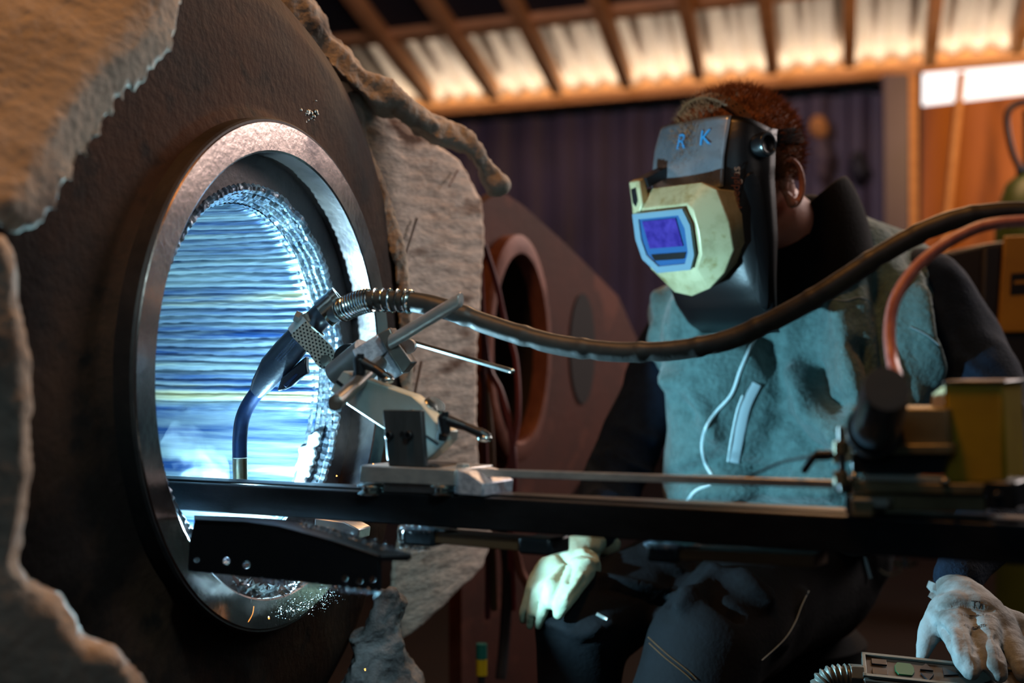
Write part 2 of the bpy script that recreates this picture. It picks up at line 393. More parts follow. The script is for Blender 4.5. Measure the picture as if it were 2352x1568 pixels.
    for i, (x0, y0, x1, y1, wd, m, nm) in enumerate([(2097, 170, 2097, 620, 22, 'wood', 'pale timber post at the left end of the plywood wall'),
                                   (2116, 160, 2112, 620, 7, 'dark', 'thin dark post beside the pale timber post'),
                                   (2212, 165, 2165, 620, 14, 'wood', 'leaning timber stud on the plywood wall'),
                                   (2060, 170, 2062, 620, 60, 'contain', 'dark grey steel corner post of the container wall')]):
        p, q = P(x0, y0, 8.85), P(x1, y1, 8.85); ww = wd/F*8.85
        d = (q-p).normalized(); q = p+d*(p.z/abs(d.z))
        a = MB().extr([p-Vector((ww/2, 0, 0)), p+Vector((ww/2, 0, 0)), q+Vector((ww/2, 0, 0)), q-Vector((ww/2, 0, 0))], (0, .06, 0))
        tag(obj('post', a, m, bevel=.004), nm, 'post')
    # rags / gear hanging on the container wall
    for px, py, sx, sy, m, lb in [(1880, 290, 26, 30, 'wood', 'small tan work cap hanging on the container wall'), (1885, 370, 22, 60, 'contain', 'grey rag hanging under the tan cap'),
                                  (1975, 390, 26, 46, 'cable_dark', 'dark bag hanging on the container wall right of the rag')]:
        mb = MB().sphere(P(px, py, 10.6), 1, 10, (sx/F*9.8, .05, sy/F*9.8))
        me = remesh(mb, .02, 3); co, no = arr(me); put(me, co+no*fbm(co, 9, .03)[:, None]); o = finish(me, 'hanging_cloth', m); tag(o, lb, 'cloth')
build_hall()
# added uplight strip in front of the eave beam, standing in for daylight
em = (EAVE0+EAVE1)/2; ed_ = (EAVE1-EAVE0).normalized()
lo = light('eave_added_uplight', 'AREA', em+Vector((-.03, -.12, .035)), 30, (1, .80, .60), 5.2, em, sy=.06)
zz = -Vector((-.10, -.15, 1)).normalized(); zz = (zz-ed_*zz.dot(ed_)).normalized(); zz = -zz
lo.rotation_euler = Matrix((ed_, (-zz).cross(ed_), -zz)).transposed().to_euler()

# ---------------------------------------------------------------- vessel
def build_vessel():
    t = thing('pressure_vessel', NP(-.3, 0, -.86), 'large rusty round steel casing with a bright machined port ring', 'vessel')
    # casing
    pr = [(-.022, .286), (-.03, .30), (-.034, .33), (-.038, .38), (-.046, .43), (-.062, .462), (-.095, .48), (-.15, .487), (-.5, .487), (-.9, .487)]
    sp = []
    for a, b in zip(pr, pr[1:]):
        for k in range(6): sp.append((a[0]+(b[0]-a[0])*k/6, a[1]+(b[1]-a[1])*k/6))
    sp.append(pr[-1]); sp.append((-.9, .2))
    m = MB().lathe(sp, NC, NA, NU, 180)
    for v in m.bm.verts: v.co += Vector((noise.noise(v.co*9)*.002,)*3)
    obj('casing', m, 'rust', t)
    obj('nozzle_neck', MB().lathe([(-.03, .2865), (-.004, .2865), (-.0015, .2845), (-.0015, .27), (-.03, .27)], NC, NA, NU, 180, True), 'nozzle', t)
    # ring face: outer bevel, flat, inner wall
    obj('port_ring', MB().lathe([(-.004, .2835), (0, .281), (0, .2505), (-.0015, .2485), (-.036, .2485), (-.036, .262), (-.004, .262)], NC, NA, NU, 256, True), 'ring', t, ang=.3, label='bright machined steel ring')
    obj('counterbore', MB().lathe([(-.036, .2485), (-.0362, .212), (-.05, .212), (-.05, .2485)], NC, NA, NU, 200, True), 'annulus', t)
    # circumferential weld beads
    m = MB()
    for j, (a, r, th) in enumerate([(-.038, .2105, .0056), (-.0445, .2065, .0056), (-.051, .2030, .0052), (-.0575, .1995, .0050), (-.064, .1968, .0042)]):
        pts = []; n = 420
        for k in range(n):
            A = 2*PI*k/n; jit = noise.noise(Vector((math.cos(A)*9, math.sin(A)*9, j*3)))*.0016
            pts.append(NP(a+jit, (r+jit)*math.cos(A), (r+jit)*math.sin(A)))
        m.tube(pts, th, 8, closed=True, rf=lambda i, a_, j=j: 1+.16*math.sin(i*1.9+j)+.12*noise.noise(Vector((i*.35, j, a_))))
    obj('weld_bead', m, 'bead', t)
    # bore with axial overlay beads
    m = MB(); n = 1500; rows = []; nb = 118
    for ia in range(71):
        a = -.058-.387*(ia/70)**1.2; row = []
        for k in range(n):
            A = 2*PI*k/n; v = .19*math.sin(A); ph = A/(2*PI)*nb
            wob = noise.noise(Vector((A*6, a*7, 0)))*.35
            b = abs(math.sin(PI*(ph+wob)))
            amp = 1/(1+math.exp(-(v+.045)/.004))
            idx = math.floor(ph+wob)
            lvl = noise.noise(Vector((idx*1.7, 0, 3)))*.0018
            dr = min(1, .25+(-a-.058)/.02)*(b**.55*.0042+lvl*1.3+noise.noise(Vector((A*90, a*60, 5)))*.0009)*amp + .0016*math.exp(-((v+.05)/.006)**2)*(1+noise.noise(Vector((a*80, 3, A*20))))
            r = .1945-dr
            row.append(NP(a, r*math.cos(A), r*math.sin(A)))
        rows.append(row)
    m.rings(rows, cap=False)
    obj('bore_lining', m, 'bore', t, ang=1.2, label='striped weld overlay lining the bore')
    mb = MB(); rr = random.Random(8); o_ = Vector((0, 0, CZ))
    for k in range(420):
        y = rr.uniform(1000, 1112); x = 742-(y-1000)*.18+rr.uniform(-42, 26)*(1 if y > 1030 else .6)
        d = (P(x, y, 1)-o_)
        # meet the bore cylinder
        q = o_-NC; da = d.dot(NA); dp = d-NA*da; qp = q-NA*q.dot(NA); A_, B_, C_ = dp.dot(dp), 2*dp.dot(qp), qp.dot(qp)-.1935**2
        disc = B_*B_-4*A_*C_
        if disc > 0:
            p = o_+d*((-B_+math.sqrt(disc))/(2*A_)); a = (p-NC).dot(NA)
            if -.43 < a < -.05: mb.sphere(p, rr.uniform(.003, .0065), 6)
    me = remesh(mb, .0015, 2); finish(me, 'weld_buildup', 'steel', t, ang=3)
    obj('bore_end', MB().lathe([(-.445, .2), (-.445, .001)], NC, NA, NU, 64), 'annulus', t)
    # spatter lumps and ground patches round the port
    rl = random.Random(3)
    for (px, py, n_, sp_, m_) in [(385, 372, 14, 14, 'bead'), (708, 270, 18, 16, 'chrome')]:
        mb = MB()
        for k in range(n_):
            u_, v_ = rl.gauss(0, sp_*.6), rl.gauss(0, sp_)
            d = P(px+u_, py+v_, 1)-Vector((0, 0, CZ)); o = Vector((0, 0, CZ)); q = NP(-.035, 0, 0); tt = (q-o).dot(NA)/d.dot(NA)
            mb.sphere(o+d*tt, rl.uniform(.001, .003), 5)
        obj('weld_spatter', mb, m_, t)
    for (px, py, sx, sy) in [(640, 250, 22, 12), (672, 262, 26, 14), (662, 205, 10, 9)]:
        mb = MB(); pts = []
        for k in range(10):
            A = 2*PI*k/10; rr = 1+.3*math.sin(k*2.3+px)
            d = P(px+sx*rr*math.cos(A), py+sy*rr*math.sin(A), 1)-Vector((0, 0, CZ)); o = Vector((0, 0, CZ)); q = NP(-.0335, 0, 0); tt = (q-o).dot(NA)/d.dot(NA)
            pts.append(o+d*tt)
        mb.extr([p-NA*.0065 for p in pts], -NA*.003)
        obj('ground_patch', mb, 'bead', t, label='ground bare metal patch')
build_vessel()

# ---------------------------------------------------------------- wool blankets
def wool(name, polys, thick, voxel, m, label, amp=.008, sc=14, rib=0, cat='insulation', direction=(0, 1, 0), st=(1, 1, 1), small=.002):
    mb = MB()
    for pts in polys:
        d = Vector(direction)*thick; mb.extr([P(*p) for p in pts], d)
    me = remesh(mb, voxel, 12); co, no = arr(me)
    co = co+no*(fbm(co, sc, amp, 3, st)+fbm(co, sc*4, amp*.35, 9, st)+fbm(co, 150, small, 1))[:, None]
    if rib: co = co+no*(np.sin(co[:, 2]*2*PI/.022+fbm(co, 12, 3))*rib)[:, None]
    put(me, co)
    return tag(finish(me, name, m, ang=3), label, cat)
wool('insulation_blanket', [[(-60, -60, 1.16), (372, -60, 1.25), (362, 20, 1.23), (338, 70, 1.21), (238, 180, 1.16), (180, 250, 1.13), (130, 335, 1.10), (88, 430, 1.07), (30, 472, 1.04), (-60, 500, 1.02)]],
     .045, .005, 'wool', 'thick folded wool blanket at the top left corner lit orange', amp=.004, sc=9, direction=(.25, .9, -.3))
wool('insulation_blanket', [[(-60, 520, 1.0), (0, 545, 1.0), (28, 640, 1.0), (38, 760, 1.0), (52, 960, 1.0), (56, 1080, 1.0), (40, 1200, 1.0), (30, 1310, 1.0), (100, 1345, 1.02), (140, 1410, 1.02), (175, 1490, 1.03), (215, 1480, 1.04), (262, 1510, 1.04), (330, 1600, 1.05), (-60, 1600, 1.0)]],
     .03, .005, 'wool', 'grey wool blanket edge hanging down the left side of the casing', amp=.008, sc=14)
wool('insulation_blanket', [[(812, 195, 1.970), (880, 225, 2.052), (960, 300, 2.148), (1060, 370, 2.268), (1105, 460, 2.322), (1112, 560, 2.330), (1098, 700, 2.313), (1092, 900, 2.306), (1100, 1100, 2.316), (1130, 1230, 2.352), (1105, 1310, 2.322), (1010, 1400, 2.208), (925, 1475, 2.106), (880, 1440, 2.052), (900, 1290, 2.076), (930, 1100, 2.112), (935, 900, 2.118), (925, 700, 2.106), (900, 560, 2.076), (850, 420, 2.016), (818, 320, 1.977)]],
     .05, .006, 'wool_face', 'large pale wool mat standing beside the machined ring', amp=.003, sc=6, rib=.0008, small=.0008, st=(1, 1, 2))
wool('insulation_blanket', [[(796, 205, 1.93), (830, 210, 1.94), (842, 320, 1.95), (880, 420, 1.96), (915, 520, 1.97), (935, 600, 1.98), (945, 720, 1.98), (945, 900, 1.99), (922, 1080, 2.0), (905, 1080, 2.0), (925, 900, 1.98), (918, 720, 1.97), (903, 600, 1.96), (874, 520, 1.95), (838, 430, 1.94), (806, 330, 1.93)]],
     .03, .004, 'wool', 'thin cut wool edge between the dark casing and the pale mat', amp=.003, sc=25)
wool('insulation_blanket', [[(535, -20, 1.80), (700, -30, 1.86), (735, 55, 1.88), (790, 100, 1.90), (830, 155, 1.92), (890, 180, 1.95), (930, 225, 1.98), (1010, 262, 2.02), (1085, 300, 2.05), (1120, 360, 2.06), (1155, 400, 2.08), (1165, 430, 2.08), (1130, 445, 2.08), (1105, 400, 2.06), (1075, 345, 2.04), (1000, 320, 2.0), (930, 275, 1.98), (905, 240, 1.96), (855, 240, 1.93), (800, 188, 1.90), (740, 135, 1.88), (690, 85, 1.86), (620, 45, 1.83), (560, 20, 1.81)]],
     .09, .005, 'wool', 'ragged rolled wool edge running down from the top over the casing', amp=.011, sc=16)
wool('insulation_scrap', [[(850, 1370, 1.86), (900, 1350, 1.86), (935, 1390, 1.88), (918, 1440, 1.88), (925, 1500, 1.88), (960, 1560, 1.88), (955, 1620, 1.88), (760, 1620, 1.84), (790, 1560, 1.84), (812, 1500, 1.84), (800, 1470, 1.84), (840, 1455, 1.85)]],
     .05, .005, 'char', 'charred grey wool scrap hanging below the black angle iron', amp=.013, sc=22)

# rusty nails in the pale mat
for i, (a, b, lb) in enumerate([((958, 502), (930, 590), 'long rusty pin stuck in the upper pale wool mat'), ((968, 830), (945, 940), 'rusty pin in the pale wool mat right of the steel block'), ((1052, 392), (1032, 428), 'short rusty pin near the top of the pale wool mat')]):
    m = MB().cyl(P(a[0], a[1], 1.955+(a[0]-812)/300*.36), P(b[0], b[1], 1.945+(b[0]-812)/300*.36), .0022, .0014, 10)
    tag(obj('insulation_pin', m, 'cable_brown'), lb, 'pin')

# ---------------------------------------------------------------- rusty plate with opening, behind
def build_plate():
    c = P(1165, 790, 2.75)
    t = thing('steel_plate', P(1250, 1300, 2.9), 'rust red steel plate with a round pipe opening behind the pale wool mat', 'plate')
    pn = Vector((.80, -.60, 0)); pu = Vector((.6, .8, 0))
    def PP(px, py, a=0):
        d = P(px, py, 1)-Vector((0, 0, CZ)); o = Vector((0, 0, CZ)); q = c+pn*a; return o+d*((q-o).dot(pn)/d.dot(pn))
    outer = [(1060, 500), (1150, 438), (1200, 470), (1300, 560), (1420, 680), (1478, 765), (1460, 860), (1400, 990), (1330, 1110), (1270, 1200), (1235, 1500), (1235, 1850), (1060, 1850)]
    rim = [PP(x, y) for x, y in outer]
    ctr = PP(1165, 800); hw = [PP(1238, 800), PP(1165, 540)]
    ru = abs((hw[0]-ctr).dot(pu)); rv = (hw[1]-ctr).length
    rv_i, ru_i = rv*.86, ru*.80
    n = 48; hole = [ctr+pu*ru*math.cos(2*PI*k/n)+Vector((0, 0, rv*math.sin(2*PI*k/n))) for k in range(n)]
    # plate: fan between the opening and the outline
    mb = MB()
    def out(k):
        dirv = hole[k]-ctr; best = None
        for i in range(len(rim)):
            a, b = rim[i], rim[(i+1) % len(rim)]
            a2 = ((a-ctr).dot(pu), (a-ctr).z); b2 = ((b-ctr).dot(pu), (b-ctr).z); d2 = (dirv.dot(pu), dirv.z)
            e = (b2[0]-a2[0], b2[1]-a2[1]); den = d2[0]*e[1]-d2[1]*e[0]
            if abs(den) < 1e-12: continue
            s = (a2[0]*e[1]-a2[1]*e[0])/den; q = (a2[0]*d2[1]-a2[1]*d2[0])/den
            if s > 0 and -1e-6 <= q <= 1+1e-6: best = s if best is None else max(best, s)
        return ctr+dirv*(max(best or 1.2, 1.05))
    O = [out(k) for k in range(n)]
    back = -pn*.03
    mb.rings([hole, O, [p+back for p in O], [p+back for p in hole]], closed=True)
    obj('plate', mb, 'plaster', t, ang=.4)
    mb = MB()
    def ell(s1, a): return [ctr+pn*a+pu*ru*s1*math.cos(2*PI*k/n)+Vector((0, 0, rv*s1*math.sin(2*PI*k/n))) for k in range(n)]
    mb.rings([ell(1.0, -.02), ell(1.0, .03), ell(.94, .035), ell(.84, .035), ell(.82, .03), ell(.82, .0)], cap=False)
    obj('pipe_rim', mb, 'pinksteel', t)
    obj('pipe_bore', MB().rings([ell(.82, .0), ell(.82, -.15), ell(.84, -.15), ell(.84, .0)], closed=True), 'dark', t, label='pipe inside painted dark as shade')  # inner wall given a dark colour in place of shade
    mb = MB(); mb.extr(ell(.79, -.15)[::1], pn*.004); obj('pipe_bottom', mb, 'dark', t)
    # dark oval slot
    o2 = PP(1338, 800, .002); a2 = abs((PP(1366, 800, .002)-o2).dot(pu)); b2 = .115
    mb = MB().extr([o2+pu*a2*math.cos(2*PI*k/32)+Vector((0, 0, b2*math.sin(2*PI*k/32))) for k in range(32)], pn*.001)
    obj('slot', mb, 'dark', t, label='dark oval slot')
    # cables in and below the opening
    paths = [([(1112, 560), (1140, 650), (1160, 740), (1185, 830), (1190, 960), (1170, 1100), (1180, 1400)], 'cable_red', 'dark red cable on the right in the pipe opening', .005),
             ([(1108, 720), (1122, 840), (1150, 900), (1175, 1000), (1180, 1120), (1160, 1400)], 'cable_red', 'red cable bowed to the left in the pipe opening', .006),
             ([(1106, 850), (1120, 930), (1130, 1040), (1128, 1150), (1135, 1400)], 'cable_brown', 'ochre cable hanging in the pipe opening', .006),
             ([(1102, 600), (1110, 760), (1112, 950), (1120, 1200), (1120, 1420)], 'cable_red', 'leftmost red cable beside the wool mat', .005),
             ([(1180, 1240), (1195, 1310), (1215, 1350), (1230, 1420)], 'pinksteel', 'short pink cable hanging under the rail', .008),
             ([(1150, 1200), (1165, 1300), (1160, 1450), (1150, 1560)], 'cable_dark', 'dark cable hanging behind the gloved hand', .01)]
    for pts, m, lb, r in paths:
        q = [P(x, y, 2.42+.02*math.sin(y*.01)) for x, y in pts]
        tag(obj('cable', MB().tube(smoothline(q, 8), r, 10), m), lb, 'cable', 'cables in the pipe opening')
    mb = thing('cable_sleeve', P(1108, 1568, 2.3), 'small teal and yellow cable end low beside the wool scrap', 'cable')
    obj('teal_band', MB().cyl(P(1106, 1478, 2.3), P(1106, 1512, 2.3), .009), 'teal', mb); obj('lead', MB().cyl(P(1106, 1550, 2.3), Vector((P(1106, 1550, 2.3).x, 2.3, 0)), .006), 'cable_dark', mb); obj('yellow_band', MB().cyl(P(1106, 1513, 2.3), P(1106, 1550, 2.3), .009), 'yellow', mb)
build_plate()

# ---------------------------------------------------------------- rail
def build_rail():
    t = thing('guide_rail', (R0+R1)/2, 'long black steel guide rail running from the port to the right edge', 'rail')
    h = .0295; d = .05; a0 = R0-RD*.12; L = RD*((R1-R0).length+.35)
    # channel section: web in front, flanges back
    sec = [(0, 0), (0, -h), (d, -h), (d, -h+.005), (.006, -h+.005), (.006, -.004), (d, -.004), (d, 0)]
    obj('channel', MB().extr([a0+RM*x+RZ*z for x, z in sec], L), 'rail', t, bevel=.0014)
    obj('track_strip', MB().extr([a0+RM*x+RZ*z for x, z in [(.012, 0), (.038, 0), (.038, .0022), (.012, .0022)]], L), 'rail', t, bevel=.0006)
    return t
build_rail()

def fuzz(name, line, n, ln, lb, spread=.001, vec=(0, 0, 1), both=False, m='filings'):
    mb = MB(); r = random.Random(len(lb)); vec = Vector(vec)
    for k in range(n):
        s = r.random()*(len(line)-1); i = int(s); f = s-i
        p = line[i].lerp(line[min(i+1, len(line)-1)], f)+Vector([r.gauss(0, spread) for _ in range(3)])
        v = (vec+Vector([r.gauss(0, .5) for _ in range(3)])).normalized()*r.uniform(.4, 1)*ln
        if both and r.random() < .5: v = -v
        mb.tube([p, p+v], [.00022, .00004], 3, cap=False)
    o = obj(name, mb, m, smooth=False); tag(o, lb, 'metal filings', kind='stuff'); return o

def build_undercarriage():
    # magnet standoff bars below the rail
    for i, (pts, lb) in enumerate([([(922, 1213), (1262, 1240), (1258, 1275), (1180, 1262), (930, 1253)], 'dark magnet bar fringed with filings under the middle of the rail'),
                                   ([(1484, 1252), (1870, 1272), (1868, 1305), (1560, 1296), (1486, 1288)], 'dark bar under the rail in front of the lap')]):
        t = thing('magnet_bar', RP(pts[0][0]+150, pts[0][1]+30, .02), lb, 'magnet bar')
        x0, x1 = pts[0][0], pts[1][0]; y0, y1 = pts[0][1], pts[1][1]; hh = 34
        obj('bar', MB().extr([RP(x0+60, y0+8, .008), RP(x1, y1+2, .008), RP(x1, y1+hh-2, .008), RP(x0+60, y0+hh-1, .008)], RM*.03), 'cable_brown', t, bevel=.001)
        for xx in ((x0, x1-72) if i == 0 else (x0,)):
            yy = y0+(y1-y0)*(xx-x0)/(x1-x0)
            obj('magnet', MB().extr([RP(xx, yy, .004), RP(xx+72, yy+4, .004), RP(xx+72, yy+43, .004), RP(xx, yy+38, .004)], RM*.036), 'blackm', t, bevel=.0025)
        yy = y0-4
        obj('spacer', MB().extr([RP(x0+70, y0-1, .01), RP(x0+100, y0+1, .01), RP(x0+100, y0+9, .01), RP(x0+70, y0+8, .01)], RM*.02), 'chrome', t)
        fuzz('iron_filings', [RP(xx, y0-2+(y1-y0)*(xx-x0)/(x1-x0), .002) for xx in np.linspace(x0, x0+75, 6)]+[], 500, .0035, f'pale iron filings bristling on the {"middle" if i == 0 else "right"} magnet bar', vec=(0, 0, 1), both=True)
    fuzz('iron_filings', [RP(920, 1214, .003), RP(919, 1232, .003), RP(924, 1252, .003), RP(955, 1256, .003), RP(990, 1256, .003)], 700, .004, 'dark iron filings on the left end of the middle magnet bar', vec=(-.3, -.2, -.3), m='blackm')
    # wing nut + bead chain
    t = thing('wing_nut', RP(2080, 1310, .02), 'small steel wing nut hanging under the right part of the rail', 'wing nut')
    obj('hub', MB().cyl(RP(2077, 1283, .02), RP(2078, 1302, .02), .0026, n=16), 'chrome', t)
    for s in (-1, 1):
        obj('wing', MB().extr([RP(2078+s*5, 1300, .02), RP(2078+s*24, 1285, .02), RP(2078+s*28, 1297, .02), RP(2078+s*10, 1303, .02)], RM*.003), 'khaki', t, bevel=.0008)
    mb = MB(); 
    for k in range(22):
        f = k/21; mb.sphere(RP(2070-50*f, 1308+12*math.sin(PI*f), .02), .0007, 5)
    tag(obj('bead_chain', mb, 'khaki'), 'thin bead chain under the rail beside the wing nut', 'chain')
build_undercarriage()

def build_angle():
    t = thing('angle_iron', RP(650, 1330, -.10), 'black steel angle with drilled holes in front of the port bottom', 'angle iron')
    o = -.085
    outline = [(447, 1192), (560, 1197), (640, 1208), (760, 1240), (868, 1275), (869, 1357), (640, 1332), (431, 1311), (434, 1250)]
    mb = MB().extr([RP(x, y, o) for x, y in outline], RM*.005); bmesh.ops.recalc_face_normals(mb.bm, faces=mb.bm.faces)
    cu = MB()
    for x, y, r in [(452, 1285, 6), (520, 1288, 8), (566, 1296, 8), (792, 1327, 6.5), (826, 1333, 6.5), (856, 1330, 6)]:
        q = RP(x, y, o-.01); cu.cyl(q, q+(q-Vector((0, 0, CZ))).normalized()*.03, r*1.36/F, n=20)
    bmesh.ops.recalc_face_normals(cu.bm, faces=cu.bm.faces)
    m1 = bpy.data.meshes.new('a'); mb.bm.to_mesh(m1); m2 = bpy.data.meshes.new('b'); cu.bm.to_mesh(m2)
    o1 = bpy.data.objects.new('a', m1); o2 = bpy.data.objects.new('b', m2); COL.objects.link(o1); COL.objects.link(o2)
    bo = o1.modifiers.new('b', 'BOOLEAN'); bo.operation = 'DIFFERENCE'; bo.object = o2; bo.solver = 'EXACT'
    me = bpy.data.meshes.new_from_object(o1.evaluated_get(bpy.context.evaluated_depsgraph_get())); me.materials.clear()
    bpy.data.objects.remove(o1); bpy.data.objects.remove(o2)
    finish(me, 'web', 'angle', t, bevel=.0006)
    fr = [RP(447, 1194, o), RP(560, 1199, o), RP(640, 1210, o), RP(760, 1243, o), RP(868, 1278, o), RP(938, 1277, o-.004)]
    bk = [RP(446, 1183, o+.055), RP(560, 1186, o+.055), RP(650, 1192, o+.055), RP(760, 1212, o+.055), RP(880, 1252, o+.055), RP(944, 1272, o+.03)]
    mb = MB(); mb.rings([fr, bk, [p-RZ*.004 for p in bk], [p-RZ*.004 for p in fr]], closed=True, cyc=False)
    obj('flange', mb, 'angle', t)
    fuzz('iron_filings', [RP(x, y, o+.03) for x, y in [(690, 1205), (760, 1221), (850, 1250), (940, 1275)]], 900, .003, 'iron filings along the upper edge of the black angle iron', vec=(0, 0, 1), spread=.002)
    fuzz('iron_filings', [RP(x, y, o) for x, y in [(600, 1330), (700, 1341), (800, 1352), (866, 1358)]], 900, .004, 'iron filings hanging below the black angle iron', vec=(.2, 0, -1), spread=.0012)
build_angle()

def build_blocks():
    def A(px, py, Y): return P(px, py, Y)
    for pts, Y, lb, m in [([(655, 1192), (668, 1178), (700, 1185), (722, 1190), (722, 1215), (655, 1208)], 1.56, 'small grey weld slag block between the rail and the angle iron', 'annulus'),
                       ([(722, 1190), (790, 1198), (825, 1216), (822, 1240), (745, 1225), (722, 1215)], 1.54, 'grey steel tab wedged behind the angle iron tip', 'steel')]:
        tag(obj('steel_tab', MB().extr([A(x, y, Y) for x, y in pts], (0.01, .03, 0)), m, bevel=.0015), lb, 'steel tab')
    # torn run-off metal at the port bottom
    mb = MB(); r = random.Random(5)
    for k in range(120):
        x = r.uniform(540, 690); f = (x-540)/150; y = 1335+22*math.sin(PI*f)+r.uniform(-6, 8)
        p = A(x, y, 1.45+.12*f); d = Vector([r.uniform(-1, 1) for _ in range(3)]).normalized()*r.uniform(.003, .012); e = Vector([r.uniform(-1, 1) for _ in range(3)]).normalized()*.003
        mb.extr([p-d, p+e, p+d, p-e], (0, 0, .0006))
    tag(obj('metal_shavings', mb, 'steel', smooth=False), 'curled metal shavings on the lower lip of the port ring', 'metal shavings', kind='stuff')
    line = [A(x, y, Y) for x, y, Y in [(640, 1402, 1.56), (690, 1395, 1.58), (735, 1378, 1.62), (765, 1355, 1.66)]]
    fuzz('iron_filings', line, 600, .002, 'iron filings scattered on the lower right of the port ring', vec=(.2, -.6, .4), spread=.006, m='darkrod')
build_blocks()

# ---------------------------------------------------------------- carriage and torch holder
def build_holder():
    t = thing('torch_carriage', RP(935, 1120, .025), 'wheeled steel torch carriage with clamp arm standing on the rail', 'carriage')
    o = -.006
    obj('base_plate', MB().extr([RP(x, y, o) for x, y in [(828, 1068), (1046, 1078), (1043, 1116), (825, 1107)]], RM*.062), 'steel', t, bevel=.0012)
    obj('end_block', MB().extr([RP(x, y, o+.004) for x, y in [(1046, 1078), (1075, 1085), (1110, 1111), (1108, 1140), (1043, 1134)]], RM*.05), 'cast', t, bevel=.001)
    obj('spacer_bar', MB().extr([RP(x, y, .004) for x, y in [(880, 1108), (1000, 1112), (1000, 1134), (880, 1130)]], RM*.03), 'steel', t, bevel=.0008)
    obj('spacer_block', MB().extr([RP(x, y, .0) for x, y in [(1055, 1122), (1095, 1125), (1095, 1142), (1055, 1138)]], RM*.03), 'chrome', t, bevel=.0008)
    for x in (856, 1022):
        q = RP(x, 1124, .006); k = 1/F*q.y
        pr = [(-15, 2), (-15, 22), (-12, 33), (-8, 35), (-5, 30), (-2, 25), (3, 25), (6, 31), (9, 36), (12, 34), (15, 24), (15, 2)]
        obj('roller', MB().lathe([(a*k, r*k) for a, r in pr], q, RZ, RD, 48), 'chrome', t)
    obj('hex_bolt', MB().cyl(RP(1063, 1077, .02), RP(1063, 1064, .02), .0068, n=6), 'steel', t, smooth=False, bevel=.0006)
    # upright bracket
    obj('upright_bracket', MB().extr([RP(x, y, -.002) for x, y in [(878, 941), (967, 942), (976, 1074), (893, 1070), (888, 1050)]], RM*.006), 'darkplate', t, bevel=.001, label='dark brushed upright bracket')
    obj('bracket_foot', MB().extr([RP(x, y, -.002) for x, y in [(893, 1064), (990, 1070), (1005, 1078), (893, 1074)]], RM*.05), 'blackm', t, bevel=.001)
    for x, y in [(897, 999), (942, 999)]:
        q = RP(x, y, -.002); obj('socket_screw', MB().lathe([(0, .0042), (.004, .0042), (.0045, .0036), (.0045, .002), (.001, .002), (.001, .0001)], q, -RM, RZ, 24), 'plastic', t)
    q = RP(924, 996, -.002); obj('screw_hole', MB().cyl(q, q-RM*.0008, .0025, n=20), 'plastic', t)
    # clamp arm: slanted aluminium plate behind bracket
    aY = .018
    face = [(799, 930), (780, 905), (758, 895), (775, 862), (795, 850), (842, 868), (940, 905), (966, 925), (1000, 965), (1032, 1003), (1012, 1036), (976, 1058), (985, 1040), (878, 985)]
    face = [(799, 930), (757, 898), (776, 868), (788, 851), (842, 872), (945, 908), (968, 928), (997, 965), (1030, 990), (1030, 1010), (1008, 1032), (979, 1058), (905, 1000)]
    obj('clamp_arm', MB().extr([RP(x, y, aY) for x, y in face], RM*.016), 'alu', t, bevel=.0012, label='slanted satin aluminium clamp arm')
    top = [(788, 851), (842, 872), (945, 908), (968, 928), (997, 965)]
    obj('clamp_slot', MB().extr([RP(x, y, aY-.0006) for x, y in [(770, 878), (775, 872), (797, 889), (792, 895)]], RM*.0009), 'plastic', t)
    obj('clamp_slot', MB().extr([RP(x, y, aY-.0006) for x, y in [(975, 1002), (978, 998), (1008, 1018), (1004, 1023)]], RM*.0009), 'plastic', t)
    # knurled stub on the arm end
    p = RP(968, 930, .05); q = RP(1000, 948, .0); ax = Vector((-.62, .78, .1)).normalized()
    c = RP(985, 938, .034); obj('round_boss', MB().lathe([(-.012, .0), (-.012, .0115), (-.011, .0125), (.008, .0125), (.009, .0115), (.009, 0)], c, Vector((.75, .2, .45)), RM, 48), 'chrome', t)
    # cross rod (front end at 770,925) passing back through the arm
    p0 = RP(769, 926, -.055); p1 = P(905, 805, 1.50)
    obj('cross_rod', MB().lathe([(-.0, .0), (0, .0062), (.001, .0076), ((p1-p0).length, .0076), ((p1-p0).length+.0001, 0)], p0, p1-p0, Vector((0, 0, 1)), 40), 'darkrod', t)
    # cast cube clamp
    cc = P(880, 828, 1.475)
    cu = [(811, 805), (866, 768), (888, 806), (944, 838), (924, 872), (868, 890), (838, 860)]
    obj('clamp_block', MB().extr([P(x, y, 1.45) for x, y in [(808, 804), (866, 768), (890, 806), (846, 842), (820, 832)]], (.012, .034, .008)), 'cast', t, bevel=.0012, label='sparkling cast aluminium clamp block')
    obj('clamp_block', MB().extr([P(x, y, 1.45) for x, y in [(891, 806), (922, 858), (900, 874), (884, 850), (868, 836)]], (.012, .034, .008)), 'cast', t, bevel=.0012)
    obj('clamp_block', MB().extr([P(x, y, 1.44) for x, y in [(866, 768), (895, 752), (905, 775), (946, 832), (924, 858), (890, 806)]], (.004, .03, .0)), 'darkrod', t, bevel=.0012, label='dark steel side of the clamp block')
    q = P(936, 795, 1.452); obj('set_screw', MB().cyl(q, q+Vector((0, .03, 0)), .0075, n=24), 'steel', t)
    # grey rod between the strap and the block
    obj('link_rod', MB().cyl(P(770, 860, 1.50), P(838, 805, 1.475), .0135, n=32), 'darkrod', t)
    obj('link_disc', MB().cyl(P(800, 824, 1.52), P(806, 822, 1.54), .016, n=40), 'blackm', t)
    # long steel rod
    a, b = P(905, 780, 1.437), P(1059, 688, 1.405)
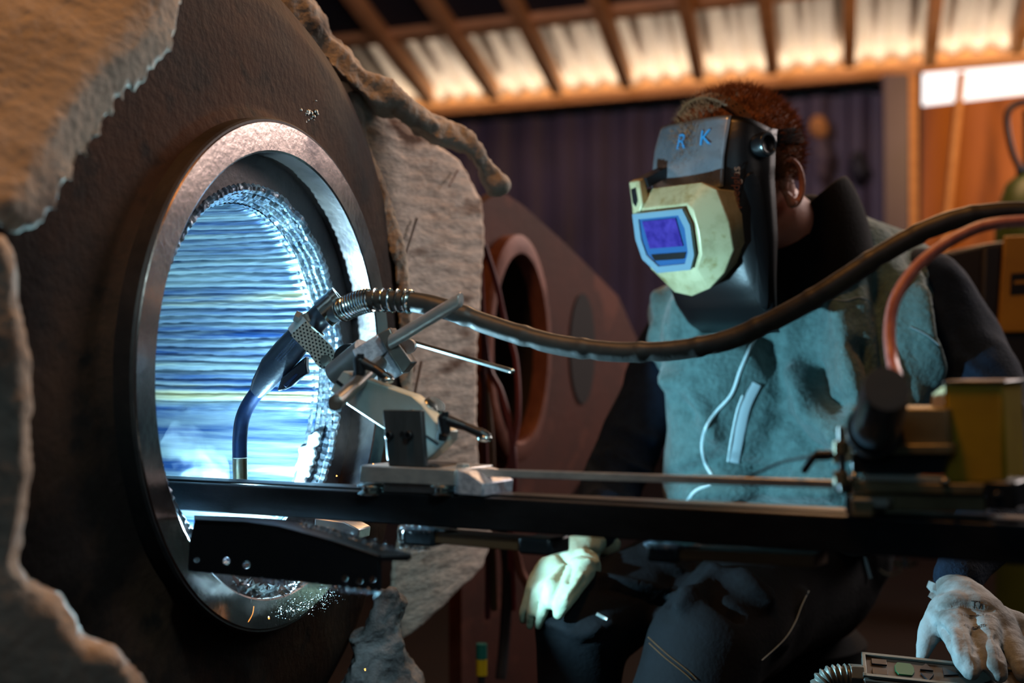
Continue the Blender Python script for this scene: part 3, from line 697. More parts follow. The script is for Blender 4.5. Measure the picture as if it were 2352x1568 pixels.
    obj('steel_rod', MB().lathe([(-.004, 0), (-.004, .0074), ((b-a).length-.0008, .0074), ((b-a).length, .0066), ((b-a).length, 0)], a, b-a, Vector((0, 0, 1)), 48), 'steel', t, label='polished round steel rod')
    # lever handles
    def lever(bx, by, ex, ey, Y, e2, lb):
        tt = t
        h = obj('clamp_lever', MB().caps([(P(bx, by-14, Y), .0062), (P(bx+1, by+14, Y), .0056)]).caps([(P(bx+2, by-12, Y), .0058), (P((bx+ex)/2, (by+ey)/2-10, Y-.004), .0042), (P(ex-12, ey-8, Y-.008), .0046), (P(ex, ey, Y-.008), .0050)]), 'plastic', tt, label=lb)
        obj('lever_screw', MB().cyl(P(bx+2, by-20, Y-.003), P(bx+2, by-30, Y-.003), .0036, n=20), 'blackm', h)
        obj('lever_tip', MB().sphere(P(ex-3, ey+3, Y-.009), .0052, 10, (1.3, .9, .7)), 'chrome', h)
        obj('lever_stud', MB().cyl(P(bx-3, by+12, Y+.002), P(bx-6, by+34, Y+.004), .0052, n=20), 'blackm', h)
    lever(826, 842, 893, 869, 1.385, 0, 'upper black clamp lever')
    lever(1020, 975, 1117, 1003, 1.33, 0, 'lower black clamp lever')
    # thin hex key
    a, b = P(925, 779, 1.50), P(1172, 851, 1.42)
    k = thing('hex_key', a, 'long bright hex rod with ball tip sticking out right of the clamp block', 'hex key')
    obj('shaft', MB().cyl(a, b, .0028, n=6), 'chrome', k, smooth=False)
    obj('ball_tip', MB().sphere(b+(b-a).normalized()*.002, .0028, 6), 'chrome', k)
build_holder()

def build_bar():
    pts = [(1078, 1076), (1912, 1103), (1912, 1121), (1080, 1094)]
    tag(obj('push_bar', MB().extr([RP(x, y, .016) for x, y in pts], RM*.006), 'steel', bevel=.0006), 'flat steel push bar linking the carriage to the drive unit', 'bar')
build_bar()

# ---------------------------------------------------------------- torch
def build_torch():
    t = thing('welding_torch', P(552, 1108, 1.63), 'dark blue welding torch pointing down into the bright port', 'welding torch')
    k = lambda px, Y: px/F*Y
    Yn = 1.645
    obj('gas_nozzle', MB().lathe([(0, .0), (0, k(19, Yn)), (.001, k(17, Yn)), (.045, k(16.5, Yn)), (.046, k(12, Yn)), (.03, k(11, Yn))], P(551, 1050, Yn), (.02, 0, -1), (1, 0, 0), 40), 'brass', t, label='sooty brass gas nozzle')
    obj('swan_neck', MB().tube(smoothline([P(551, 1056, Yn), P(551, 1010, 1.645), P(556, 965, 1.64), (P(572, 927, 1.635)), P(600, 888, 1.625)], 8), k(17, 1.64), 24), 'neck', t)
    # handle: shaped loft
    ax = [(592, 898, 18, 18), (604, 880, 25, 24), (630, 843, 33, 28), (662, 806, 34, 30), (690, 774, 32, 30), (715, 748, 30, 29), (738, 724, 28, 28), (762, 702, 28, 28)]
    rs = []
    for i, (x, y, wa, wb) in enumerate(ax):
        Y = 1.622-.1*i/7*.8; p = P(x, y, Y); d = (P(762, 700, 1.54)-P(592, 898, 1.62)).normalized()
        s1 = Vector((0, 1, 0)).cross(d).normalized(); s2 = d.cross(s1)
        ring = []
        for j in range(32):
            A = 2*PI*j/32; c_, s_ = math.cos(A), math.sin(A); q = (abs(c_)**3+abs(s_)**3)**(-1/3)
            ring.append(p+s1*c_*q*k(wa, Y)+s2*s_*q*k(wb, Y))
        rs.append(ring)
    obj('handle', MB().rings(rs), 'navy', t)
    mb = MB()
    for i in range(26):
        for j in range(3):
            f = i/25; x = 634+58*f+j*4.5; y = 822-66*f+j*4; q = P(x, y, 1.60-.04*f-.021); mb.sphere(q+Vector((0, -.0005, 0)), .0007, 4)
    obj('grip_dimples', mb, 'neck', t)
    tr = obj('trigger', MB().extr([P(x, y, 1.585) for x, y in [(646, 868), (690, 828), (704, 818), (703, 838), (706, 858), (690, 868), (668, 888), (650, 896), (636, 898)]], (0, .022, 0)), 'navy', t, bevel=.002)
    obj('trigger_pad', MB().extr([P(x, y, 1.583) for x, y in [(650, 884), (680, 857), (686, 860), (657, 890)]], (0, .02, 0)), 'neck', tr, bevel=.0008)
    # perforated strap with lug
    def band(p, d, r, h0, h1): return MB().lathe([(h0, r), (h0, r+.0012), (h1, r+.0012), (h1, r)], p, d, Vector((0, 1, 0)), 48, True)
    d = (P(762, 700, 1.54)-P(592, 898, 1.62)).normalized(); cc = P(703, 762, 1.565)
    mb = band(cc, d, k(41, 1.565), -.0135, .0135)
    lug = [(668, 770), (700, 738), (735, 770), (762, 795), (774, 820), (770, 838), (756, 848), (738, 846), (725, 835), (712, 815)]
    mb.extr([P(x, y, 1.537) for x, y in lug], (0, .0014, 0))
    st = obj('strap', mb, 'strap', t, label='perforated zinc strap clamp')
    mb = MB(); r = random.Random(2); cnt = 0
    from mathutils.geometry import intersect_point_tri_2d
    def inside(x, y):
        c = False; n = len(lug); j = n-1
        for i in range(n):
            (xi, yi), (xj, yj) = lug[i], lug[j]
            if (yi > y) != (yj > y) and x < (xj-xi)*(y-yi)/(yj-yi)+xi: c = not c
            j = i
        return c
    for i in range(-20, 20):
        for j in range(-20, 20):
            u = i*9.0+(j % 2)*4.5; v = j*7.5; x = 720+u*.75+v*.66; y = 795+u*.66*-1+v*.75
            if inside(x, y) and math.hypot(x-748, y-828) > 13: mb.cyl(P(x, y, 1.5368), P(x, y, 1.5362), .0011, n=8)
    obj('strap_holes', mb, 'blackm', st)['kind'] = 'stuff'
    w_ = obj('strap_bolt', MB().cyl(P(748, 828, 1.5365), P(748, 828, 1.533), .0062, n=32).cyl(P(745, 827, 1.533), P(745, 827, 1.529), .0042, n=6), 'chrome', t, smooth=False)
    obj('strap_screw', MB().cyl(P(678, 725, 1.55), P(690, 730, 1.55), .0068, n=6).cyl(P(690, 730, 1.55), P(712, 742, 1.55), .0055, n=20).cyl(P(697, 722, 1.55), P(706, 740, 1.55), .0075, n=20), 'darkrod', t, smooth=False)
    # chrome collar
    a, b = P(742, 722, 1.535), P(778, 700, 1.52)
    obj('collar', MB().lathe([(0, k(32, 1.53)), (0, k(35, 1.53)), ((b-a).length*.7, k(35, 1.53)), ((b-a).length*.72, k(37, 1.53)), ((b-a).length, k(36, 1.53)), ((b-a).length, k(24, 1.53))], a, Vector((.78, -.1, .60)), (0, 1, 0), 48), 'chrome', t, label='bright metal collar')
    # hose path
    path = smoothline([P(765, 722, 1.525), P(800, 705, 1.51), P(845, 690, 1.50), P(905, 690, 1.49), P(965, 696, 1.48), P(1030, 712, 1.47), P(1120, 745, 1.46), P(1240, 782, 1.44), P(1350, 802, 1.42), P(1460, 809, 1.40), P(1570, 802, 1.38), P(1680, 778, 1.36), P(1790, 728, 1.34), P(1890, 672, 1.32), P(2000, 600, 1.31), P(2090, 547, 1.30), P(2190, 505, 1.29), P(2300, 487, 1.28), P(2420, 488, 1.27)], 14)
    rad = []; n = len(path)
    for i in range(n):
        f = i/n; rad.append(k(19.5+4*min(1, f*5), path[i].y))
    def rf(i, a):
        s = i/14*1.6; c = 1+.045*noise.noise(Vector((i*.12, math.cos(a)*1.5, math.sin(a)*1.5)))
        if i > 65:
            sg = ((i % 17)-8.5)/1.3; c += .09*math.exp(-sg*sg)*(1 if math.sin(a) > -.4 else .6) - .09*math.exp(-((i % 17)-11)**2/2.)*max(0, -math.sin(a)+.2)
        return c
    obj('hose_sleeve', MB().tube(path, rad, 28, rf=rf), 'hose', t, label='long black leather covered hose')
    mb = MB(); pts = []   # spring: tight coils then open
    seg = path[:52]; L = [0]
    for p, q in zip(seg, seg[1:]): L.append(L[-1]+(q-p).length)
    def at(s):
        for i in range(len(L)-1):
            if L[i+1] >= s: f = (s-L[i])/(L[i+1]-L[i]); return seg[i].lerp(seg[i+1], f), (seg[i+1]-seg[i]).normalized()
        return seg[-1], (seg[-1]-seg[-2]).normalized()
    s0 = .014; turns = []; s = s0
    s_end = .104
    ph = 0; s = s0
    while s < s_end:
        f = (s-s0)/(s_end-s0); pitch = .0031 if f < .42 or f > .90 else .0083
        p, d = at(s); u = Vector((0, 0, 1)); u = (u-d*u.dot(d)).normalized(); v = d.cross(u)
        R_ = k(27-2*f, 1.5)
        pts.append(p+(u*math.cos(ph)+v*math.sin(ph))*R_); ph += 2*PI/20; s += pitch/20
    obj('strain_relief_spring', MB().tube(pts, .00125, 6), 'chrome', t)
    return t
build_torch()

# ---------------------------------------------------------------- drive unit
def build_drive():
    t = thing('drive_unit', RP(2100, 1190, .03), 'drive unit with black motor and yellow box on the right of the rail', 'drive unit')
    q = lambda pts, o: [RP(x, y, o) for x, y in pts]
    obj('yellow_box', MB().extr(q([(2170, 880), (2303, 880), (2312, 1112), (2165, 1110)], .012), RM*.06+RD*-.0), 'yellow', t, bevel=.003, label='yellow painted box with black top edge')
    obj('yellow_side', MB().extr([RP(2170, 884, .012), RP(2142, 905, .03), RP(2138, 935, .03), RP(2170, 940, .012)], RM*.03), 'yellow', t)
    obj('box_lid', MB().extr(q([(2165, 874), (2308, 874), (2309, 883), (2166, 883)], .010), RM*.064), 'blackm', t, bevel=.001)
    obj('gear_plate', MB().extr(q([(1955, 935), (2175, 938), (2180, 1022), (1960, 1022)], .0), RM*.05), 'khaki', t, bevel=.0015)
    obj('ledge', MB().extr(q([(1962, 1022), (2184, 1020), (2182, 1044), (1962, 1042)], -.006), RM*.05), 'khaki', t, bevel=.0012)
    obj('housing', MB().extr(q([(1955, 1040), (2180, 1042), (2165, 1090), (1955, 1088)], .004), RM*.05), 'blackm', t, bevel=.001)
    obj('pale_strip', MB().extr(q([(1978, 1090), (2165, 1096), (2158, 1108), (1986, 1102)], -.004), RM*.012), 'alu', t, bevel=.0005)
    obj('carriage_bar', MB().extr(q([(1960, 1106), (2260, 1112), (2258, 1136), (1960, 1130)], -.004), RM*.06), 'khaki', t, bevel=.001)
    obj('lower_bar', MB().extr(q([(1958, 1132), (2262, 1138), (2262, 1176), (2040, 1172), (1958, 1160)], .004), RM*.05), 'khaki', t, bevel=.001)
    obj('foot_block', MB().extr(q([(1955, 1148), (2005, 1150), (2005, 1187), (1955, 1186)], -.008), RM*.03), 'khaki', t, bevel=.001)
    obj('bright_edge', MB().extr(q([(1940, 1133), (1956, 1136), (1955, 1188), (1947, 1186), (1940, 1168)], -.004), RM*.03), 'chrome', t, bevel=.0008)
    obj('foot_step', MB().extr(q([(1957, 1143), (2038, 1147), (2038, 1166), (2008, 1165), (2005, 1154), (1957, 1152)], -.01), RM*.02), 'alu', t, bevel=.0008)
    obj('end_bracket', MB().extr(q([(2258, 1106), (2335, 1108), (2335, 1172), (2268, 1170)], -.008), RM*.05), 'blackm', t, bevel=.0015)
    c = RP(2294, 1140, -.008); obj('round_bolt', MB().sphere(c, .0042, 10, (1, .6, 1)), 'blackm', t)
    # motor: cylinder leaning towards the camera
    a = RP(2012, 985, -.012); b = RP(2036, 892, -.085); kk = 58/F*1.0
    obj('motor', MB().lathe([(-.004, 0), (-.004, kk*1.0), (.0, kk*1.03), ((b-a).length*.93, kk*.98), ((b-a).length, kk*.93), ((b-a).length+.0005, kk*.5), ((b-a).length, 0)], a, b-a, (1, 0, 0), 64), 'motor', t, label='black cylindrical motor')
    obj('motor_flange', MB().lathe([(-.006, 0), (-.006, kk*1.2), (.004, kk*1.2), (.004, 0)], RP(2008, 990, -.008), b-a, (1, 0, 0), 48), 'blackm', t)
    # left clamp post
    obj('post_rod', MB().cyl(RP(1932, 980, -.004), RP(1936, 1128, -.004), .0028, n=16), 'darkrod', t)
    for y in (1012, 1082):
        obj('clamp_nut', MB().cyl(RP(1931, y, -.004), RP(1932, y+30, -.004), .0064, n=6), 'khaki', t, smooth=False, bevel=.0006)
    obj('side_plate', MB().extr(q([(1912, 1018), (1926, 1018), (1926, 1065), (1912, 1065)], 0), RM*.03), 'khaki', t, bevel=.0008)
    obj('yellow_lug', MB().extr(q([(1940, 988), (1948, 978), (1950, 1008), (1940, 1008)], .006), RM*.02), 'yellow', t)
    obj('knob', MB().caps([(RP(1905, 1045, .0), .0040), (RP(1878, 1046, .0), .0040)]).caps([(RP(1868, 1050, -.002), .0030), (RP(1848, 1080, -.004), .0028)]), 'blackm', t)
    obj('bar_clamp', MB().extr(q([(1916, 1100), (1950, 1102), (1950, 1134), (1918, 1132)], -.004), RM*.03), 'blackm', t, bevel=.001)
    obj('small_bolt', MB().sphere(RP(1962, 1094, -.006), .0032, 8), 'chrome', t)
    obj('small_bolt', MB().sphere(RP(2170, 1106, -.006), .0034, 8), 'brass', t)
    # thin dark lead from the knob across the jacket
    tag(obj('thin_lead', MB().tube(smoothline([RP(1866, 1048, .0), RP(1800, 1060, .02), RP(1740, 1085, .03), RP(1705, 1100, .03)], 8), .0012, 8), 'plastic'), 'thin black lead reaching left from the drive unit', 'cable')
    # pink hose
    pth = smoothline([RP(2062, 870, .03), P(2050, 830, 1.15), P(2043, 760, 1.17), P(2055, 690, 1.18), P(2095, 625, 1.19), P(2150, 575, 1.195), P(2230, 530, 1.19), P(2300, 512, 1.18), P(2430, 505, 1.17)], 12)
    tag(obj('pink_hose', MB().tube(pth, 13.5/F*1.18, 20, rf=lambda i, a: 1+.05*math.cos(a*9)), 'pink'), 'pink ribbed hose curving from the drive unit to the right edge', 'hose')
build_drive()

# ---------------------------------------------------------------- control box
def build_box():
    t = thing('control_box', P(2150, 1620, 1.62), 'grey control pendant with buttons under the right glove', 'control box')
    Y = 1.60; a, b = P(1978, 1502, Y+.03), P(2420, 1548, Y+.0)
    c_, d = P(2420, 1600, Y-.05), P(1982, 1556, Y-.02)
    body = MB().extr([a, b, c_, d], (0, .0, -.07)); obj('case', body, 'panel', t, bevel=.003)
    nrm = (b-a).cross(d-a).normalized()
    if nrm.z < 0: nrm = -nrm
    def Q(u, v, h=0): return a+(b-a)*u+(d-a)*v+nrm*h
    fr = MB()
    for (u0, v0, u1, v1) in [(0, 0, 1, .1), (0, .9, 1, 1), (0, 0, .02, 1)]:
        fr.extr([Q(u0, v0, .0005), Q(u1, v0, .0005), Q(u1, v1, .0005), Q(u0, v1, .0005)], nrm*.003)
    obj('bezel', fr, 'frost', t, bevel=.0005)
    for nm, pts, m in [('window', [(.05, .2), (.13, .2), (.13, .42), (.05, .42)], 'blackm'), ('window', [(.05, .62), (.13, .62), (.13, .86), (.05, .86)], 'blackm'),
                       ('green_button', [(.17, .4), (.185, .25), (.255, .25), (.27, .4), (.27, .6), (.255, .75), (.185, .75), (.17, .6)], 'greencap'),
                       ('arrow_button', [(.30, .45), (.335, .15), (.37, .45)], 'blackm'), ('arrow_button', [(.30, .6), (.335, .9), (.37, .6)], 'blackm'),
                       ('arrow_button', [(.42, .25), (.5, .5), (.42, .6)], 'blackm')]:
        obj(nm, MB().extr([Q(u, v, .0004) for u, v in pts], nrm*.0018), m, t, bevel=.0004)
    g = thing('conduit_fitting', P(1940, 1545, Y), 'corrugated grey conduit fitting on the left end of the control pendant', 'conduit')
    obj('hex_nut', MB().cyl(P(1980, 1552, Y-.005), P(1950, 1550, Y-.005), .0135, n=6), 'frost', g, smooth=False, bevel=.001)
    pts = smoothline([P(1952, 1550, Y-.005), P(1925, 1550, Y-.005), P(1900, 1556, Y-.005), P(1885, 1575, Y-.005), P(1885, 1620, Y-.005)], 12)
    obj('corrugated_hose', MB().tube(pts, .011, 20, rf=lambda i, a: 1+.16*math.sin(i*1.3)), 'frost', g)
build_box()

# ---------------------------------------------------------------- machinery at the far right
def build_right():
    t = thing('wire_feeder', P(2330, 900, 2.9), 'amber and black welding machine at the right edge', 'welding machine')
    Y = 2.9
    obj('case', MB().extr([P(x, y, Y) for x, y in [(2255, 560), (2480, 530), (2480, 1050), (2240, 1050)]], (0, .3, 0)), 'cable_dark', t, bevel=.01)
    obj('panel', MB().extr([P(x, y, Y-.002) for x, y in [(2303, 543), (2480, 535), (2480, 762), (2288, 764)]], (0, -.012, 0)), 'orange', t, bevel=.004, label='amber side panel')
    obj('badge', MB().extr([P(x, y, Y-.015) for x, y in [(2322, 628), (2400, 622), (2400, 672), (2320, 678)]], (0, -.001, 0)), 'ink', t)
    obj('badge_bar', MB().extr([P(x, y, Y-.0165) for x, y in [(2330, 645), (2400, 641), (2400, 648), (2329, 652)]], (0, -.001, 0)), 'orange', t)
    t = thing('gas_cylinder', Vector((P(2370, 784, 4.4).x, 4.4, 0)), 'green gas cylinder with a black valve guard at the right edge', 'gas cylinder')
    cx = P(2372, 784, 4.4).x
    zt = P(0, 400, 4.4).z
    obj('body', MB().lathe([(0, .0), (0, .11), (zt-.25, .115), (zt-.12, .11), (zt-.03, .08), (zt, .045), (zt, 0)], (cx, 4.4, 0), (0, 0, 1), (1, 0, 0), 48), 'green', t)
    z0 = P(0, 385, 4.4).z; z1 = P(0, 240, 4.4).z
    mb = MB().tube(smoothline([(cx-.04, 4.38, z0-.02), (cx-.075, 4.37, z0+.05), (cx-.09, 4.37, z1-.04), (cx-.05, 4.37, z1), (cx+.03, 4.37, z1)], 8), .010, 10)
    mb.tube([(cx-.055, 4.38, z0-.01), (cx+.06, 4.38, z0-.01)], .014, 10)
    obj('valve_guard', mb, 'plastic', t)
    obj('valve', MB().cyl((cx-.02, 4.38, zt-.02), (cx-.02, 4.38, z1-.02), .017, n=16), 'darkrod', t)
build_right()

# ---------------------------------------------------------------- person
def build_person():
    t = thing('person', P(1760, 1500, 2.35), 'seated person in blue grey fleece jacket, dark trousers, welding helmet and leather gloves', 'person')
    def C(px, py, Y, r): return (P(px, py, Y), r/F*Y)
    Fv = Vector((-.73, -.55, -.41)).normalized(); Lv = Vector((.6, -.8, 0)).normalized(); Uv = Fv.cross(Lv).normalized()
    H = P(1765, 410, 2.12)
    def HP(f, l, u): return H+Fv*f+Lv*l+Uv*u
    HM = Matrix((Fv, Lv, Uv)).transposed()
    # ---- body (one continuous surface)
    b = MB()
    def HQ(f, l, u): return HP(f+.055, l*.93, u+.010)
    b.sphere(HQ(.0, 0, .035), .098, 14, (1.0, .80, .95), HM)      # cranium
    b.sphere(HQ(.045, 0, -.04), .072, 12, (.9, .82, 1.15), HM)    # face
    b.caps([(HQ(.07, 0, -.095), .032), (HQ(.045, 0, -.115), .03)])    # chin
    b.caps([(HQ(.11, 0, -.005), .008), (HQ(.128, 0, -.03), .012)])    # nose
    for s in (-1, 1):
        b.sphere(HQ(.092, s*.032, .012), .014, 8)                # brow / eye
    b.caps([(HQ(.108, -.018, -.062), .007), (HQ(.108, .018, -.062), .007)])
    b.caps([(HQ(-.03, 0, -.06), .058), (P(1830, 560, 2.2), .062), C(1880, 680, 2.28, 100)])
    b.caps([C(1850, 760, 2.30, 170), C(1780, 950, 2.32, 185), C(1740, 1180, 2.36, 170)])
    for ch in ([C(1570, 790, 2.37, 50), C(1440, 1060, 2.33, 42), C(1400, 1130, 2.29, 38), C(1370, 1225, 2.09, 28)],
               [C(2090, 700, 2.28, 80), C(2300, 1010, 2.10, 55), C(2215, 1340, 1.77, 30)],
               [C(1640, 1290, 2.32, 90), C(1450, 1370, 2.08, 70), C(1330, 1440, 2.0, 65), C(1330, 1900, 2.05, 50), C(1330, 2200, 2.08, 40)],
               [C(1850, 1300, 2.34, 110), C(1740, 1380, 2.12, 90), C(1620, 1490, 1.94, 85), C(1570, 1620, 1.90, 75), C(1560, 2000, 1.95, 55), C(1540, 2300, 2.0, 45)]):
        b.caps(ch)
    me = remesh(b, .007, 3); finish(me, 'body', 'skin', t, ang=3)
    # ear
    e = MB(); ec = HQ(-.005, .082, -.012)
    pts = [ec+Uv*(.030*math.sin(a)*(1.0 if math.sin(a) > 0 else .95))+Fv*(-.016*math.cos(a)*-1)*-1+Lv*(.006+.006*math.cos(a)) for a in np.linspace(-PI*.55, PI*.95, 16)]
    pts = [HQ(-.012-.019*math.cos(a-.2), .084+.008*math.cos(a-.2), -.008+.033*math.sin(a)) for a in np.linspace(-PI*.45, PI*.85, 16)]
    e.caps([(p, .0048) for p in pts])
    e.caps([(HQ(-.005, .083, -.036), .008), (HQ(-.002, .082, -.026), .006)])
    e.sphere(HQ(-.012, .077, -.010), .022, 10, (.72, .22, 1.15), HM)
    e.caps([(HQ(-.002, .082, -.01), .004), (HQ(-.012, .084, .006), .0035)])
    me = remesh(e, .0022, 2); finish(me, 'ear', 'skin', t, ang=3)
    # ---- hair: cap with short strands
    h = MB(); h.sphere(HQ(-.006, 0, .045), .101, 16, (1.0, .84, .96), HM)
    me = remesh(h, .006, 2); co, no = arr(me); co = co+no*(fbm(co, 60, .004)+fbm(co, 22, .004, 4))[:, None]; put(me, co)
    bm = bmesh.new(); bm.from_mesh(me)
    kill = [v for v in bm.verts if (v.co-HQ(0, 0, 0)).dot(Uv) < -.012+.55*max(0, (v.co-HQ(0, 0, 0)).dot(Fv)+.02)]
    bmesh.ops.delete(bm, geom=kill, context='VERTS'); bm.to_mesh(me)
    base = [(v.co.copy(), v.normal.copy()) for v in bm.verts]; bm.free()
    hr = finish(me, 'hair', 'hair', t, ang=3)
    r = random.Random(4); s = MB()
    for k in range(9000):
        p, n = r.choice(base); p = p+Vector([r.gauss(0, .002) for _ in range(3)])
        d = (n*.8+Uv*.1-Fv*.25+Vector([r.gauss(0, .35) for _ in range(3)])).normalized(); L_ = r.uniform(.008, .019)
        sd = d.cross(Vector((r.random(), r.random(), r.random()))).normalized()*.0006
        a_ = s.verts([p-sd, p+sd, p+d*L_]); s.face(a_)
    o = obj('hair_strands', s, 'hair', hr, smooth=False); o['kind'] = 'stuff'

    # ---- jacket
    j = MB()
    j.caps([C(1850, 640, 2.30, 175), C(1850, 780, 2.30, 215), C(1790, 930, 2.30, 215), C(1740, 1090, 2.32, 210), C(1760, 1220, 2.34, 205)])
    j.caps([C(1640, 740, 2.26, 120), C(1650, 880, 2.22, 125), C(1660, 1020, 2.24, 130), C(1650, 1120, 2.26, 130)])
    j.caps([C(1960, 620, 2.26, 120), C(1990, 780, 2.20, 160), C(1960, 950, 2.18, 180), C(1920, 1100, 2.22, 180)])
    j.caps([C(1905, 560, 2.34, 95), C(2030, 610, 2.34, 95), C(2120, 690, 2.26, 115)])
    j.caps([C(1560, 720, 2.34, 75), C(1555, 800, 2.30, 60)])
    me = remesh(j, .0075, 6, .6)
    folds(me, [
        ([(1520, 860), (1600, 930), (1640, 1000)], 22, .014), ([(1560, 900), (1590, 950)], 20, -.014),
        ([(1500, 640), (1520, 740), (1490, 800)], 14, .010), ([(1560, 700), (1550, 800)], 14, .010), ([(1530, 720), (1535, 780)], 9, -.010),
        ([(1600, 700), (1610, 800)], 14, .009), ([(1930, 700), (1950, 820), (1960, 950), (1930, 1000)], 30, .020),
        ([(1860, 830), (1885, 900), (1935, 930)], 22, -.028), ([(1975, 800), (2000, 850)], 18, -.026),
        ([(1830, 860), (1860, 950), (1930, 990), (2000, 1000)], 26, .018), ([(1800, 960), (1850, 1020), (1900, 1050)], 18, -.014),
        ([(2020, 640), (2030, 760), (2060, 900)], 22, -.025), ([(2095, 640), (2110, 780), (2150, 880)], 20, .022),
        ([(2060, 880), (2080, 930)], 20, -.02), ([(1700, 800), (1760, 880), (1740, 980)], 30, .008), ([(1770, 780), (1800, 900)], 20, -.008),
        ([(1540, 1100), (1650, 1060), (1800, 1090)], 18, -.010), ([(1600, 1130), (1750, 1120), (1900, 1130)], 20, .010), ([(1700, 1160), (1900, 1170)], 12, -.008),
        ([(1900, 540), (1960, 620), (1980, 690)], 26, .006)])
    co, no = arr(me); put(me, co+no*(fbm(co, 11, .006)+fbm(co, 30, .0018, 4))[:, None])
    jt = bvh(me); jk = finish(me, 'jacket', 'fleece', t, ang=3)
    # sleeves
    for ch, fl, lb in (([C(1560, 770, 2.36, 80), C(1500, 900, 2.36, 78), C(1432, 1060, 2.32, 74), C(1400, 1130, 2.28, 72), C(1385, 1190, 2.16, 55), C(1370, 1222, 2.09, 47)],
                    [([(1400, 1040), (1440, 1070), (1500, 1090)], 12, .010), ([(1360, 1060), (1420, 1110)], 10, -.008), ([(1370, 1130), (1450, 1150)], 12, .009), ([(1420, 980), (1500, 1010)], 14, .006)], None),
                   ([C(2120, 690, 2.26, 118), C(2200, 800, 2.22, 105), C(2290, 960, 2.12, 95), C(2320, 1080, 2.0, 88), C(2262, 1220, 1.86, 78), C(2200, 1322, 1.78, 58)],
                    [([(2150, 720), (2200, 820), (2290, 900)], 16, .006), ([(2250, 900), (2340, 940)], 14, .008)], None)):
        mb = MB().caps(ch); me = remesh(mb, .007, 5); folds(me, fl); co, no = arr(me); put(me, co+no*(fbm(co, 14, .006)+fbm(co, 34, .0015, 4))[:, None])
        finish(me, 'sleeve', 'sleeve', jk, ang=3, label='jacket sleeve darkened to navy as shade')
    # collar: dark stand-up collar round the neck
    rs = []
    for (s_, gy) in ((0, 0), (1, 0), (2, 0), (3, 0)):
        ring = []
        for k in range(40):
            a = 2*PI*k/40
            cx, cy, cyY = (1850, 560, 2.22)
            base_ = P(1812, 660, 2.18) if s_ == 0 else None
            lo_ = P(1825, 690, 2.20)+Vector((math.cos(a)*.125, math.sin(a)*.11, .045*math.cos(a)))
            hi_ = P(1838, 500, 2.20)+Vector((math.cos(a)*.075, math.sin(a)*.078, .060*math.cos(a)-.018*math.sin(a)))
            q = [lo_, lo_.lerp(hi_, .55)+Vector((math.cos(a), math.sin(a), 0))*.012, hi_, hi_-Vector((math.cos(a), math.sin(a), 0))*.010][s_]
            ring.append(q)
        rs.append(ring)
    cm = MB().rings(rs, cap=False); co_ = obj('collar', cm, 'collar', jk, ang=3); sm = co_.modifiers.new('s', 'SOLIDIFY'); sm.thickness = .004; sb = co_.modifiers.new('u', 'SUBSURF'); sb.levels = sb.render_levels = 2
    # front of the collar: dark neck cloth opening down to the zip
    neck = MB().caps([C(1810, 560, 2.14, 70), C(1780, 640, 2.12, 60), C(1745, 700, 2.10, 40)]).caps([C(1860, 520, 2.2, 75), C(1820, 640, 2.12, 60)])
    me = remesh(neck, .006, 4); finish(me, 'neck_cloth', 'collar', jk, ang=3)
    # zips and seams drawn onto the cloth
    def strip(name, pts, wpx, m, parent=jk, off=.002, n=10, th=.0011, tree=jt):
        q = smoothline([Vector((x, y, 0)) for x, y in pts], n)
        p3 = [hit(tree, v.x, v.y, off) for v in q]
        # even out
        for _ in range(2): p3 = [p3[0]]+[(p3[i-1]+p3[i]*2+p3[i+1])/4 for i in range(1, len(p3)-1)]+[p3[-1]]
        mb = MB(); wd = wpx/F*2.1/2
        ring = []
        for i, p in enumerate(p3):
            d = (p3[min(i+1, len(p3)-1)]-p3[max(i-1, 0)]).normalized(); v = (p-Vector((0, 0, CZ))).normalized(); s_ = d.cross(v).normalized()
            ring.append([p-s_*wd, p-v*th*.7-s_*wd*.6, p-v*th+s_*0, p-v*th*.7+s_*wd*.6, p+s_*wd, p+v*th])
        return obj(name, mb.rings(ring), m, parent)
    strip('front_zip', [(1738, 770), (1722, 800), (1700, 850), (1680, 905), (1645, 945), (1622, 980), (1612, 1020), (1618, 1060), (1634, 1090)], 7, 'white')
    strip('front_zip', [(1632, 1112), (1600, 1125), (1582, 1145), (1576, 1165)], 7, 'white')
    strip('pocket_zip', [(1706, 908), (1694, 940), (1684, 985), (1676, 1030), (1672, 1060)], 5, 'white')
    strip('pocket_welt', [(1736, 880), (1712, 930), (1700, 980), (1690, 1030), (1684, 1062)], 26, 'seam', off=.0015, th=.0015)
    strip('shoulder_seam', [(1900, 684), (1940, 690), (1975, 682), (2002, 694)], 2.4, 'seam')
    strip('shoulder_seam', [(2090, 750), (2130, 770), (2165, 800)], 2.4, 'seam')
    strip('hem_zip', [(1985, 1275), (1992, 1300), (2000, 1328)], 8, 'white', off=.001)
    # ---- trousers
    tr = MB()
    tr.caps([C(1740, 1250, 2.34, 190), C(1600, 1310, 2.22, 120), C(1450, 1370, 2.06, 110), C(1330, 1440, 1.98, 108), C(1330, 1700, 2.02, 90), C(1330, 2200, 2.08, 75)])
    tr.caps([C(1850, 1300, 2.32, 180), C(1740, 1380, 2.1, 150), C(1620, 1490, 1.92, 140), C(1570, 1620, 1.88, 130), C(1560, 2000, 1.95, 95), C(1540, 2300, 2.0, 80)])
    tr.caps([C(1700, 1260, 2.3, 150), C(1900, 1260, 2.3, 150)])
    me = remesh(tr, .008, 4)
